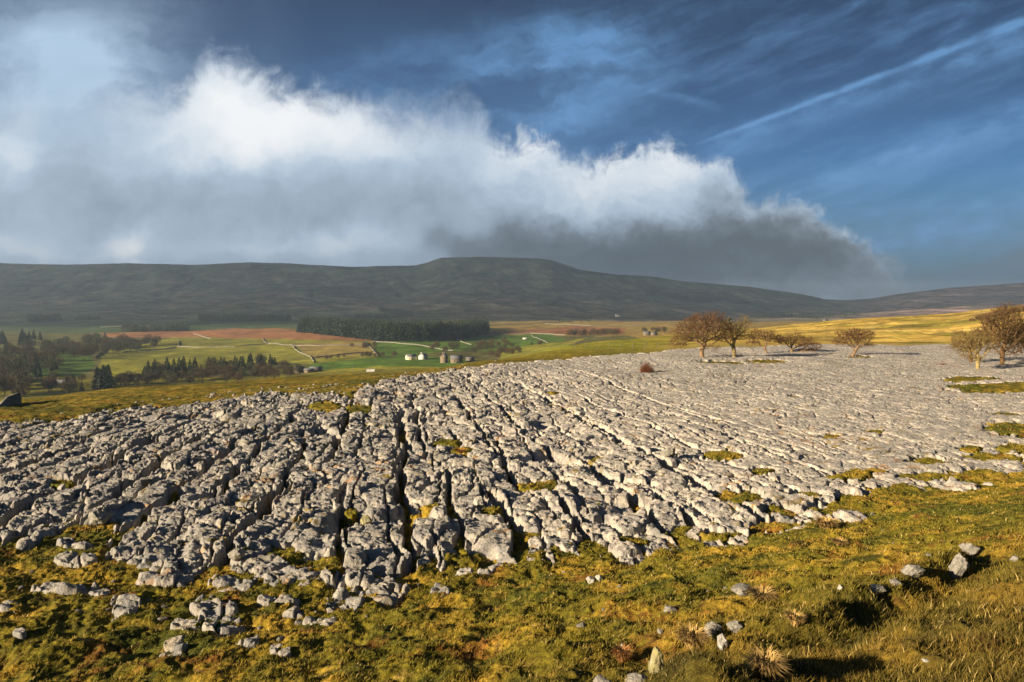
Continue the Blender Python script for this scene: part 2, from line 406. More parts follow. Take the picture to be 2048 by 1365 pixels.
def ground_z(x, y):
    px, Y = to_uY(x, y)
    rv = macro_v(px, np.maximum(Y, 12))
    z = np.where(Y < 12, 0.0, EYE - rv / F * np.maximum(Y, 12))
    b = bank(x, y)
    z = z + b
    # undulation growing with distance
    a = np.clip(Y / 60, .12, 1) * .35
    z = z + a * fbm(x / 14, y / 14, 3, 3) * np.clip((Y - 10) / 20, 0, 1) * (1 - sst(Y, 600, 1200))
    far = sst(Y, 250, 500)
    tb = (Y + .2 * x) / 26 + .8 * fbm(x / 60, y / 60, 3, 9); tb = tb - np.floor(tb)
    z = z + 1.0 * (sst(tb, .0, .22) - tb) * sst(Y, 112, 150) * (1 - sst(Y, 420, 520)) * sst(px, 1400, 1650)
    z = z + far * (3.0 * fbm(x / 170, y / 170, 4, 8)) * (1 - .6 * sst(px, 1300, 1500))
    hill = sst(Y, 1700, 2600)
    n = fbm(x / 700 + .3 * fbm(x / 300, y / 300, 2, 4), y / 1500, 5, 12)
    gul = np.abs(perlin(x / 130 + y / 420, y / 900, 77)) 
    z = z + hill * (1 - sst(Y, 4100, 4480)) * (26 * n - 5 * (1 - gul) ** 3 * sst(Y, 2600, 3400) + 5 * fbm(x / 90, y / 160, 3, 5))
    # turf lumps close by
    m = pav_mask(x, y, px, Y)
    tus = np.clip(fbm(x / .9, y / .9, 4, 21), -1, 1)
    f1, e, c, _, _ = voro(x / .55, y / .55, 31)
    lump = 0.10 * tus + 0.06 * (1 - f1)
    z = z + lump * np.clip(1.4 - Y / 60, .5, 1) * (1 - sst(Y, 90, 200)) * (1 + .5 * (Y < 12))
    z = z + 0.035 * fbm(x / .16, y / .16, 2, 23) * (1 - sst(Y, 20, 40))
    # low among the clints, level with them on the patches
    ins = sst(m, -0.4, 1.2)
    P = patchf(x, y, px, Y)
    rnd = sst(fbm(x / 2.2, y / 2.2, 3, 41), .42, .75)
    rag = sst(fbm(x / .55, y / .35, 3, 43) + .5 * fbm(x / 3.5, y / 3.5, 2, 44), .52, .70)
    ins = ins * (.30 + .70 * sst(m, .5, 5.0))
    z = z - ins * (0.42 - 0.50 * P - 0.18 * rnd - (.30 * rag) * (1 - P)) * (1 - sst(Y, 80, 100) * .3)
    return z

# explicit long grikes: (w, l0, l1, half width, depth)
GRIKES = [(0.30,12.5,38,.14,.9),(2.75,12.5,21,.13,.9),(4.35,13,20,.13,.8),(9.0,15,52,.16,.75),(-3.4,13,34,.14,.8),(-9.6,15,36,.25,.7),(6.4,13,24,.12,.7),
          (-6.2,14,30,.16,.7),(1.55,13.5,24,.10,.7),(-1.4,13,22,.12,.6),(11.2,18,44,.10,.5),(-12.4,16,34,.22,.65),(3.6,20,44,.11,.6),(7.3,14,20,.12,.6),
          (5.6,24,60,.11,.5),(-5.0,20,40,.12,.6),(13.5,17,36,.08,.4),(1.0,24,46,.10,.55),(-2.3,24,44,.13,.6),(15.5,30,70,.12,.4),(-15,18,30,.2,.6),(-7.8,17,40,.14,.6)]
CLINTS = [(320,1112,105,26),(150,1118,48,11),(335,1155,70,20),(250,1215,34,24),(425,1212,55,20),(445,1250,50,18),(600,1152,100,20),(555,1200,42,12),(685,1205,48,22),
          (590,1228,32,8),(765,1178,60,24),(715,1150,34,22),(350,1290,28,9),(340,1318,26,8),(490,1282,28,8),(15,1217,30,11),(650,1243,60,8),(120,1178,60,9),(200,1182,28,12),
          (40,1268,16,7),(372,1252,34,10),(150,1088,36,9),(520,1130,70,16),(460,1165,50,14),(880,1180,20,7),(945,1140,40,6),(90,1290,18,6),(560,1300,22,6)]
def pav_z(x, y):
    px, Y = to_uY(x, y)
    w = x * GN[0] + y * GN[1]; l = x * GD[0] + y * GD[1]
    wx = .30 * fbm(x / 2.6, y / 2.6, 3, 101) + .09 * fbm(x / .5, y / .5, 2, 102)
    wy = .30 * fbm(x / 2.1, y / 2.1, 3, 103) + .09 * fbm(x / .45, y / .45, 2, 104)
    w2 = w + wx; l2 = l + wy
    R = np.clip(1.0 - (w - 5) / 16, 0.30, 1.0) * np.clip(1.25 - (Y - 20) / 110, .55, 1.0)
    # slabs
    f1, e2, c2, ox, oy = voro(w2 / .78, l2 / 1.15, 111)
    f1b, e3, c3, ox3, oy3 = voro(w2 / .50 + .4 * c2, l2 / .36, 112)
    z = 0.12 * fbm(x / 5, y / 5, 3, 113) + 0.16
    z = z + (c2 - .5) * .12 * R + (ox * (c2 - .5) * .16 + oy * (c3 - .5) * .05) * R
    # joints between slabs
    gate = .30 + .70 * sst(fbm(x / 3.1, y / 3.1, 2, 114), -.25, .35)
    z = z - (.04 + .20 * R) * gate * (1 - .75 * sst(fbm(x / 2.6 + 7, y / 3.4, 3, 128), .02, .38)) * (1 - sst(e2, .01, .15))
    z = z + .04 * R * np.sqrt(np.clip(e2 / .6, 0, 1))
    # lumps on the slab; few near the front where the slabs are broad and smooth
    front = .40 + .60 * sst(Y, 15, 20)
    broad = sst(fbm(x / 2.6 + 7, y / 3.4, 3, 128), .02, .38)
    front = front * (1 - .80 * broad)
    z = z + (c3 - .5) * .06 * R * front - (.012 + .075 * R) * front * (1 - sst(e3, .0, .36)) * (.25 + .75 * sst(perlin(x / .9, y / .9, 115), -.3, .6))
    # bedding: low steps that follow the surface
    q = z / .075 + .9 * fbm(x / .8, y / .5, 3, 125); fq = q - np.floor(q)
    z = z + .055 * (sst(fq, .55, .95) - fq) * (.5 + .5 * R)
    # runnels and solution cups
    f4, e4, c4, _, _ = voro(w2 / .27 + .2 * wx, l2 / .125, 116)
    z = z - (.016 + .020 * R) * (1 - .55 * broad) * (1 - sst(e4, .0, .60)) * (1 - sst(Y, 45, 80))
    cup = sst(perlin(x / .52, y / .24, 117), .30, .6)
    z = z - cup * (.02 + .02 * R)
    z = z + .022 * (1 - np.abs(perlin(x / .34 + .8 * wx, y / .075, 120))) * (1 - sst(Y, 24, 42))
    z = z + .014 * fbm(x / .09, y / .07, 2, 118) * (1 - sst(Y, 22, 40)) + .03 * fbm(x / .6, y / .6, 3, 119)
    # wind-aligned hollows where the stone has gone
    # broad strips
    ws = w2 / 1.25 + .35 * perlin(l / 7, w / 3, 121)
    iw = np.floor(ws); dj = np.abs(ws - iw - .5 - .0) 
    edge = .5 - dj                                   # distance from the strip joint in strip units
    sh = sst(perlin(iw * 3.7, l / 5.5, 122), -.12, .30)
    z = z - (.05 + .42 * R * R) * sh * (1 - sst(edge, .02, .08))
    # places where the stone has broken down
    hol = sst(fbm(x / 3.2, y / 3.2, 3, 127), .38, .62) * sst(R, .6, 1.0)
    z = z - .28 * hol
    # long named grikes
    for gw, l0, l1, hw, dp in GRIKES:
        dd = np.abs(w + wx * .9 - gw)
        wid = hw * (.75 + .6 * perlin(l / 1.3, gw, 131))
        z = z - dp * (1 - sst(dd, wid * .7, wid * 1.25 + .03)) * sst(l, l0 - .3, l0 + .3) * (1 - sst(l, l1 * .8, l1))
    m = pav_mask(x, y, px, Y)
    P = patchf(x, y, px, Y)
    z = z - sst(-m, -.35, .6) * .75 - P * .25
    # slabs thin out towards the turf
    z = z - .12 * (1 - sst(m, 0, 2.2))
    # scattered clints standing out of the turf in front (left)
    px_, v_ = px, HV + F * EYE / np.maximum(Y, 1)
    base = bank(x, y)
    vb = HV + F * (EYE - base - .08) / np.maximum(Y, 1)
    out = np.full(x.shape, -1.0)
    for a_, b_, c_, d_ in CLINTS:
        if True: out = np.maximum(out, 1 - ((px - a_) / c_) ** 2 - ((vb - b_) / d_) ** 2)
    out = sst(out + .55 * fbm(w / .7, l / .5, 4, 143), -.25, .30) * (m < .6)
    zo = base - .01 + .10 * c2 + .07 * c3 + .03 * np.sqrt(np.clip(e3, 0, 1)) + .09 * fbm(x / .4, y / .3, 4, 126) + .03 * (1 - np.abs(perlin(x / .3, y / .08, 120))) - .40 * (1 - out) - (1 - sst(e2, .01, .10)) * .10 - (1 - sst(e3, 0, .2)) * .03
    z = np.where(out > 0, np.maximum(z, zo), z)
    # follow the broad ground
    rv = macro_v(px, np.maximum(Y, 12)); z = z + np.where(Y < 12, 0.0, EYE - rv / F * np.maximum(Y, 12))
    a = np.clip(Y / 60, .12, 1) * .35
    z = z + a * fbm(x / 14, y / 14, 3, 3) * np.clip((Y - 10) / 20, 0, 1)
    return z

# =====================================================================
# materials
# =====================================================================
MATS = {}
def mat(name, base=None, rough=.9, attr=None, n1=None, bump=None, spec=.25, tint=None, translucent=0.0):
    """base colour or colour attribute, modulated by object-space noise, with a bump"""
    if name in MATS: return MATS[name]
    m = bpy.data.materials.new(name); m.use_nodes = True; nt = m.node_tree; g = G(nt)
    bs = nt.nodes['Principled BSDF']; bs.inputs['Roughness'].default_value = rough
    bs.inputs['Specular IOR Level'].default_value = spec
    tc = g.node('ShaderNodeTexCoord'); vec = tc.outputs['Object']
    if attr:
        a = g.node('ShaderNodeAttribute', attribute_name=attr); col = a.outputs['Color']
    else:
        rgb = g.node('ShaderNodeRGB'); rgb.outputs[0].default_value = (*base, 1); col = rgb.outputs[0]
    if n1:
        for (s, lo, hi, det) in n1:
            n = g.noise(vec, s, det, .6)
            k = lo + (hi - lo) * g.ss(n, .3, .7)
            vm = g.node('ShaderNodeVectorMath', operation='SCALE'); nt.links.new(col, vm.inputs[0]); g.inp(vm.inputs['Scale'], k); col = vm.outputs[0]
    if tint:
        for (c, s, lo, hi, amt) in tint:
            n = g.noise(vec, s, 5.0, .6)
            col = g.mix(g.ss(n, lo, hi) * amt, col, c)
    nt.links.new(col, bs.inputs['Base Color'])
    if bump:
        hsum = None
        for s, k in bump:
            n = g.noise(vec, s, 6.0, .65) * k
            hsum = n if hsum is None else hsum + n
        b = g.node('ShaderNodeBump'); b.inputs['Strength'].default_value = 1.0; b.inputs['Distance'].default_value = 1.0
        g.inp(b.inputs['Height'], hsum); nt.links.new(b.outputs[0], bs.inputs['Normal'])
    MATS[name] = m
    return m

# =====================================================================
# mesh helpers
# =====================================================================
def link(o, parent=None):
    sc.collection.objects.link(o)
    if parent is not None: o.parent = parent
    return o

def np_mesh(name, verts, faces, m, col=None, smooth=False, parent=None, loc=None):
    """faces: (n,k) int array"""
    me = bpy.data.meshes.new(name)
    verts = np.ascontiguousarray(verts, dtype=np.float32); faces = np.ascontiguousarray(faces, dtype=np.int32)
    n, k = faces.shape
    me.vertices.add(len(verts)); me.vertices.foreach_set('co', verts.ravel())
    me.loops.add(n * k); me.loops.foreach_set('vertex_index', faces.ravel())
    me.polygons.add(n); me.polygons.foreach_set('loop_start', np.arange(0, n * k, k, dtype=np.int32))
    me.update(calc_edges=True)
    if smooth: me.polygons.foreach_set('use_smooth', np.ones(n, dtype=bool))
    if col is not None:
        at = me.color_attributes.new('col', 'FLOAT_COLOR', 'POINT')
        c = np.ones((len(verts), 4), dtype=np.float32); c[:, :3] = col
        at.data.foreach_set('color', c.ravel())
    me.materials.append(m)
    o = bpy.data.objects.new(name, me)
    link(o, parent)
    if loc is not None: o.location = loc
    return o

def grid_mesh(name, X, Y, Z, m, col=None, keep=None):
    nr, nc = X.shape
    idx = np.arange(nr * nc).reshape(nr, nc)
    f = np.stack([idx[:-1, :-1], idx[:-1, 1:], idx[1:, 1:], idx[1:, :-1]], -1).reshape(-1, 4)
    v = np.stack([X, Y, Z], -1).reshape(-1, 3)
    if keep is not None:
        kf = keep.reshape(-1)[f].any(1); f = f[kf]
        used = np.zeros(len(v), bool); used[f] = True
        rm = np.cumsum(used) - 1; f = rm[f]; v = v[used]
        if col is not None: col = col.reshape(-1, 3)[used]
    elif col is not None: col = col.reshape(-1, 3)
    return np_mesh(name, v, f, m, col, smooth=True)

def tag(o, label=None, cat=None, group=None, kind=None):
    if label: o['label'] = label
    if cat: o['category'] = cat
    if group: o['group'] = group
    if kind: o['kind'] = kind
    return o

def az_cols(step, lo=-330, hi=2380, full=False, wide=math.radians(72)):
    a = np.arctan((np.arange(lo, hi, step) - CX) / F)
    lim = math.pi if full else wide
    n = 60 if full else 24
    left = np.linspace(-lim, a[0], n)[:-1]; right = np.linspace(a[-1], lim, n)[1:]
    return np.concatenate([left, a, right])

def polar(az, Yr):
    A, R = np.meshgrid(az, Yr)
    c = np.cos(np.clip(A, -AZC, AZC))
    return (R * np.sin(A) / c).astype(np.float32), (R * np.cos(A) / c).astype(np.float32)

def rows(y0, y1, k, p):
    out = [y0]
    while out[-1] < y1: out.append(out[-1] + k * (out[-1] / 12.0) ** p)
    out[-1] = y1
    return np.array(out)

# =====================================================================
# turf colour (linear albedo)
# =====================================================================
def lerp(a, b, t): return a + (b - a) * t[..., None]
C = lambda *c: np.array(c, float)
GREEN, OLIVE, GOLD, STRAW, RUST, DARKG = C(.064,.072,.009), C(.148,.118,.012), C(.285,.182,.021), C(.36,.235,.07), C(.19,.072,.016), C(.032,.036,.008)
def turf_col(x, y):
    px, Y = to_uY(x, y)
    a = fbm(x / 1.6, y / 1.6, 4, 51); b = fbm(x / .5, y / .5, 3, 52); c = fbm(x / 4.5, y / 4.5, 3, 53); d = fbm(x / .12, y / .12, 2, 54)
    col = lerp(np.broadcast_to(OLIVE, x.shape + (3,)), GOLD, sst(a + .5 * b, -.15, .6))
    col = lerp(col, GREEN, sst(c - .4 * b, .0, .55) * .75)
    col = lerp(col, RUST, sst(fbm(x / 1.1, y / 1.1, 4, 55) + .35 * d, .30, .75) * .75)
    col = lerp(col, STRAW, sst(b + .6 * d, .55, 1.0) * .5)
    col = lerp(col, DARKG, sst(-b + .4 * d, .2, .7) * .65)
    # browner, coarser grass on the near bank, its shade mixed into the colour
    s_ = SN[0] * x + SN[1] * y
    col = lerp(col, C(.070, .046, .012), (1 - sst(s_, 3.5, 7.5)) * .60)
    # greener low-left, browner towards the lower right bank
    return col

# land cover of the dale: polygons in sheet coordinates, later ones on top
def inpoly(px, v, poly):
    c = np.zeros(px.shape, bool); n = len(poly)
    for i in range(n):
        x1, y1 = poly[i]; x2, y2 = poly[(i + 1) % n]
        if y1 == y2: continue
        t = ((y1 > v) != (y2 > v)) & (px < (x2 - x1) * (v - y1) / (y2 - y1) + x1)
        c ^= t
    return c
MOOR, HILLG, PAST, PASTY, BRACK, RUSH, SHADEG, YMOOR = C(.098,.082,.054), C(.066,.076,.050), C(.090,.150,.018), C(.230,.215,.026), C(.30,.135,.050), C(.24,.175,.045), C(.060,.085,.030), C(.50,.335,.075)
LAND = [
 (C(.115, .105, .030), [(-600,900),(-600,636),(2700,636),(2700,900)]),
 (SHADEG, [(-600,720),(-600,640),(0,633),(160,630),(400,636),(620,642),(640,655),(300,664),(180,668),(-100,664)]),  # fields under the fell, cloud shade painted as a darker green
 (RUSH, [(620,668),(600,636),(1300,634),(1400,650),(1350,672),(980,672)]),
 (YMOOR * .55, [(980,655),(1080,640),(1400,638),(1700,646),(1700,670),(1350,676),(1180,672)]),
 (BRACK, [(200,668),(300,663),(470,657),(620,660),(740,672),(745,682),(640,681),(500,678),(360,672),(230,675)]),
 (BRACK * .9, [(985,662),(1150,654),(1250,656),(1250,668),(1130,668),(985,668)]),
 (RUST * 1.2, [(1100,662),(1240,658),(1250,668),(1150,671)]),
 (PASTY, [(195,735),(210,700),(300,690),(340,672),(500,676),(640,681),(745,684),(755,715),(620,728),(560,722),(400,735),(230,755)]),
 (PASTY * .9, [(360,676),(525,678),(540,690),(350,694)]),
 (RUSH * 1.2, [(585,688),(735,684),(752,708),(630,716)]),
 (PAST, [(600,745),(620,728),(800,712),(960,722),(900,742),(700,752)]),
 (PAST * 1.0, [(745,684),(830,684),(940,672),(1100,668),(1130,676),(1120,690),(990,702),(900,700),(830,712),(760,712)]),
 (PASTY, [(1000,700),(1130,684),(1180,676),(1120,700),(1000,730)]),
 (PASTY * 1.1, [(560,762),(640,742),(760,736),(900,738),(880,758),(600,775)]),
 (PAST * .8, [(-50,760),(40,705),(180,702),(190,740),(120,770),(0,790)]),
]
def land_col(x, y):
    px, Y = to_uY(x, y)
    v = HV + macro_v(px, Y)
    wob = 1.6 * fbm(px / 40, v / 9, 3, 61); wob2 = 7 * fbm(px / 60, v / 12, 3, 62)
    hill = Y > 1750
    n = fbm(x / 260, y / 420, 5, 63); n2 = fbm(x / 60, y / 90, 4, 64)
    col = lerp(np.broadcast_to(MOOR, x.shape + (3,)), HILLG, sst(n + .3 * n2 + (Y - 3100) / 1600, -.2, .5))
    col = lerp(col, C(.14,.12,.075), sst(fbm(x / 150 + y / 300, y / 260, 5, 65) + .3 * n2, .30, .8) * .75)
    col = lerp(col, C(.035,.036,.028), sst(fbm(x / 180 - y / 200, y / 240, 5, 66), .35, .75) * .6)
    col = lerp(col, C(.19,.125,.115), sst(px, 1600, 1850) * sst(n2 + n, -.7, .3) * .85)
    # pale stony band along the middle of the slope
    col = lerp(col, C(.15,.13,.09), np.exp(-(((v + wob - np.interp(px, [0,300,700,1000,1400],[599,592,600,617,620])) / 2.5) ** 2)) * .45 * (px < 1500))
    qq = ((px - 950) / 58) ** 2 + ((v - 615.5) / 4.5) ** 2
    col = lerp(col, C(.17,.15,.075), (1 - sst(qq, .7, 1.1)) * .8)
    # far valley strips, cloud shade mixed into their green
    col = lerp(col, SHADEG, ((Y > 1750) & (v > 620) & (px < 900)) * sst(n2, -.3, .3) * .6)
    val = ~hill
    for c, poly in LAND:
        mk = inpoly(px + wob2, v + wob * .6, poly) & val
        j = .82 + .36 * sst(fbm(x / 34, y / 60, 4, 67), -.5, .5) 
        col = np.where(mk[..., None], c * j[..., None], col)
    col = np.where(hill[..., None], col * 1.55 * (1 + .7 * fbm(x / 110, y / 160, 5, 69) + .5 * fbm(x / 420 + y / 900, y / 500, 4, 70))[..., None].clip(.3, 3), col)
    # right hand terraces and knoll in front of the dale
    near = Y < 520
    ym = lerp(np.broadcast_to(YMOOR, x.shape + (3,)), PASTY, sst(fbm(x / 22, y / 40, 4, 68), 0, .5) * .7)
    band = fbm(x / 55, (y + .25 * x) / 9, 4, 168); b2 = fbm(x / 30, y / 5, 3, 169)
    ym = lerp(ym, C(.13, .105, .03), sst(band, .05, .5) * .8)
    ym = lerp(ym, C(.40, .30, .12), sst(b2 - band, .4, .9) * .5)
    ym = lerp(ym, PASTY * 1.05, 1 - sst(px, 1250, 1420))
    ym = lerp(ym, OLIVE, (1 - sst(px, 900, 1050)) * .7)
    col = np.where(near[..., None], ym, col)
    return col

# =====================================================================
# ground sheets
# =====================================================================
m_turf = mat('turf', attr='col', rough=.95, n1=[(7.0, .62, 1.35, 6.0), (45.0, .7, 1.3, 3.0)], bump=[(9.0, .05), (60.0, .012)], spec=.1)
m_land = mat('farmland', attr='col', rough=.95, n1=[(.06, .75, 1.25, 8.0), (.4, .8, 1.2, 4.0)], bump=[(.25, .8), (1.4, .15)], spec=.05)
m_hill = mat('moorland', attr='col', rough=1.0, n1=[(.012, .72, 1.3, 9.0), (.05, .75, 1.25, 6.0)], bump=[(.02, 9.0), (.1, 2.0)], spec=.0)
m_rock = mat('limestone', attr='col', rough=.9, n1=[(.9, .80, 1.12, 5.0), (9.0, .72, 1.18, 6.0), (70., .8, 1.15, 3.0)],
             tint=[((.24, .23, .22), 2.2, .45, .62, .7), ((.42, .37, .30), 1.3, .52, .66, .5), ((.17, .16, .15), 14.0, .60, .72, .55), ((.34, .25, .12), .8, .62, .74, .5)],
             bump=[(7.0, .06), (18.0, .045), (70.0, .014)], spec=.15)
m_rock2 = mat('boulder_limestone', base=(.27, .245, .205), rough=.9, n1=[(3.0, .8, 1.12, 5.0), (30.0, .75, 1.15, 5.0)],
              tint=[((.10, .095, .08), 9.0, .50, .62, .75), ((.20, .16, .04), 5.0, .56, .68, .7), ((.42, .38, .32), 16., .58, .68, .6)], bump=[(14.0, .03), (70.0, .008)], spec=.15)

SPLIT1, SPLIT2 = 130.0, 1800.0
# near turf
yr = np.concatenate([[0.05, .5, 1.0, 1.5, 2.0, 2.5], rows(3.0, SPLIT1, .018 * LOD, 1.25)])
azc = az_cols(2.0 * LOD, full=True)
GX, GY = polar(azc, yr)
GZ = ground_z(GX, GY)
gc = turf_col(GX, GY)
px_, Y_ = to_uY(GX, GY)
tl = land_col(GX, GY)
gc = lerp(gc, tl, sst(Y_, 75, 125) * .85)
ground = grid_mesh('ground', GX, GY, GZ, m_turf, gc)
tag(ground, kind='structure')
del GX, GY, GZ, gc, tl
# dale floor
vr = np.exp(np.linspace(math.log(SPLIT1), math.log(SPLIT2), int(620 / LOD)))
GX, GY = polar(az_cols(2.0 * LOD), vr)
GZ = ground_z(GX, GY)
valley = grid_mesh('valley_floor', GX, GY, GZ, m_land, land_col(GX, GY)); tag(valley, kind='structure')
# fell side
vr = np.concatenate([np.linspace(SPLIT2, RY, int(330 / LOD)), [RY + 60, RY + 200, RY + 600, RY + 1500, RY + 4000]])
GX, GY = polar(az_cols(2.6 * LOD), vr)
GZ = ground_z(GX, GY)
ext = GY > RY
pxh, Yh = to_uY(GX, GY)
back = np.clip(Yh - RY, 0, 5000)
GZ = np.where(back > 0, (EYE - macro_v(pxh, np.full_like(Yh, RY)) / F * RY) - back * .06, GZ)
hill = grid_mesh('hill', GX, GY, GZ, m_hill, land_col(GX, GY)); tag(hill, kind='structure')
# limestone pavement
yr = rows(8.6, 134.0, .0185 * LOD, 1.55)
GX, GY = polar(az_cols(1.35 * LOD, -260, 2310, wide=math.radians(50)), yr)
PZ = pav_z(GX, GY)
pxp, Yp = to_uY(GX, GY)
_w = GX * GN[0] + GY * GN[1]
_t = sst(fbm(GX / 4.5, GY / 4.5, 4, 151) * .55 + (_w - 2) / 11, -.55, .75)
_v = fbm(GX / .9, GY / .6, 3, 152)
rc = lerp(np.broadcast_to(C(.36, .325, .275), GX.shape + (3,)), C(.56, .49, .40), _t)  # stone darker left, paler right: fall of light put into the colour
rc = lerp(rc, C(.50, .44, .34), sst(_v, .15, .7) * .45)
rc = lerp(rc, C(.13, .132, .14), sst(-_v + .4 * fbm(GX / .2, GY / .2, 2, 153), .15, .7) * .7 * (1 - .6 * _t))
rc = lerp(rc, C(.34, .17, .05), sst(fbm(GX / .8, GY / .6, 4, 154) + .35 * fbm(GX / 5, GY / 5, 2, 156), .46, .66) * .7)
rc = lerp(rc, C(.26, .18, .03), sst(fbm(GX / .6, GY / .45, 4, 155) + .45 * fbm(GX / 4, GY / 4, 2, 157), .55, .70) * .9)
keep = (pav_mask(GX, GY, pxp, Yp) > -1.2) | ((Yp < 17) & (pxp < 1000))
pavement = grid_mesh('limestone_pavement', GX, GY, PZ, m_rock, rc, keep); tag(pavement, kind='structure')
del GX, GY, GZ, PZ, keep
#@@OBJECTS
rng = np.random.default_rng(7)
random.seed(5)

# ---------------------------------------------------------------- where things stand
def gz(x, y):
    return float(ground_z(np.array([float(x)]), np.array([float(y)]))[0])

def ground_at(px, v, ymin=2.5, ymax=4400):
    """point of the ground seen at sheet position (px, v), first one beyond ymin"""
    Y = np.exp(np.linspace(math.log(ymin), math.log(ymax), 900)); x = (px - CX) / F * Y
    z = ground_z(x, Y); vv = HV + F * (EYE - z) / Y
    k = np.argmax(vv <= v)
    if vv[k] > v: k = len(Y) - 1
    return Vector((x[k], Y[k], z[k]))

def ground_at_many(px, v, ymin=300.0, ymax=4400.0):
    px = np.asarray(px, float); v = np.asarray(v, float)
    Y = np.exp(np.linspace(math.log(ymin), math.log(ymax), 420))[None, :]
    x = (px[:, None] - CX) / F * Y; Yb = np.broadcast_to(Y, x.shape)
    z = ground_z(x, Yb); vv = HV + F * (EYE - z) / Yb
    k = np.argmax(vv <= v[:, None], 1); i = np.arange(len(px))
    return x[i, k], Yb[i, k], z[i, k]

def thing(name, label, cat, loc, rz=0.0, group=None):
    o = bpy.data.objects.new(name, None); link(o); o.location = loc; o.rotation_euler = (0, 0, rz); o.empty_display_size = .3
    return tag(o, label, cat, group)

def dup(root, loc, rz=0.0, sc_=1.0, label=None, group=None):
    r_ = root.copy(); link(r_); r_.location = loc; r_.rotation_euler = (0, 0, rz); r_.scale = (sc_, sc_, sc_)
    if label: r_['label'] = label
    if group: r_['group'] = group
    for ch in list(root.children):
        c = ch.copy(); link(c); c.parent = r_
    return r_

# ---------------------------------------------------------------- tubes
def tubes(segs, sides=4):
    """segs (n,8): p0, p1, r0, r1 -> verts, quads"""
    S = np.asarray(segs, float); p0, p1, r0, r1 = S[:, :3], S[:, 3:6], S[:, 6], S[:, 7]
    d = p1 - p0; d /= np.maximum(np.linalg.norm(d, axis=1, keepdims=True), 1e-9)
    up = np.where(np.abs(d[:, 2:3]) > .9, np.array([[1., 0, 0]]), np.array([[0, 0, 1.]]))
    a = np.cross(d, up); a /= np.linalg.norm(a, axis=1, keepdims=True); b = np.cross(d, a)
    vs = []
    for p, r_ in ((p0, r0), (p1, r1)):
        for k in range(sides):
            t = math.tau * k / sides
            vs.append(p + (a * math.cos(t) + b * math.sin(t)) * r_[:, None])
    V_ = np.stack(vs, 1).reshape(-1, 3); n = len(S); base = (np.arange(n) * 2 * sides)[:, None]
    f = []
    for k in range(sides):
        k2 = (k + 1) % sides
        f.append(np.concatenate([base + k, base + k2, base + sides + k2, base + sides + k], 1))
    return V_, np.stack(f, 1).reshape(-1, 4)

def colonise(att, root, step, kill, infl, lean=(0, 0, 0), iters=140, seed=0):
    """grow branches towards a cloud of points; returns nodes and parents"""
    rg = np.random.default_rng(seed)
    nodes = [np.array(q, float) for q in root]; par = list(range(-1, len(root) - 1))
    att = att.copy(); lean = np.array(lean, float)
    for it in range(iters):
        if len(att) == 0: break
        N = np.array(nodes)
        D = np.linalg.norm(att[:, None, :] - N[None], axis=2); k = D.argmin(1); dm = D[np.arange(len(att)), k]
        use = dm < infl
        if not use.any(): break
        new = 0
        for j in np.unique(k[use]):
            v = (att[use & (k == j)] - N[j]); v /= np.linalg.norm(v, axis=1, keepdims=True)
            v = v.sum(0); v /= max(np.linalg.norm(v), 1e-6); v = v + lean + rg.normal(0, .32, 3); v /= np.linalg.norm(v)
            q = N[j] + v * step
            if np.linalg.norm(N - q, axis=1).min() < step * .35: continue
            nodes.append(q); par.append(int(j)); new += 1
        if not new: break
        N2 = np.array(nodes[-new:])
        att = att[np.linalg.norm(att[:, None, :] - N2[None], axis=2).min(1) > kill]
    return np.array(nodes), np.array(par)

m_bark = mat('hawthorn_bark', base=(.20, .125, .065), n1=[(6, .6, 1.3, 4.0)], bump=[(20., .02)])
m_twig = mat('hawthorn_twigs', base=(.115, .060, .026), n1=[(1.2, .7, 1.3, 3.0)])
m_barky = mat('lichened_bark', base=(.27, .20, .08), n1=[(6, .6, 1.25, 4.0)], bump=[(20., .02)])
m_twigy = mat('lichened_twigs', base=(.17, .115, .036), n1=[(1.2, .7, 1.3, 3.0)])
m_dark = mat('dark_twigs', base=(.11, .062, .025), n1=[(1.2, .7, 1.3, 3.0)])
m_red = mat('red_brown_twigs', base=(.15, .055, .025), n1=[(3., .7, 1.3, 3.0)])

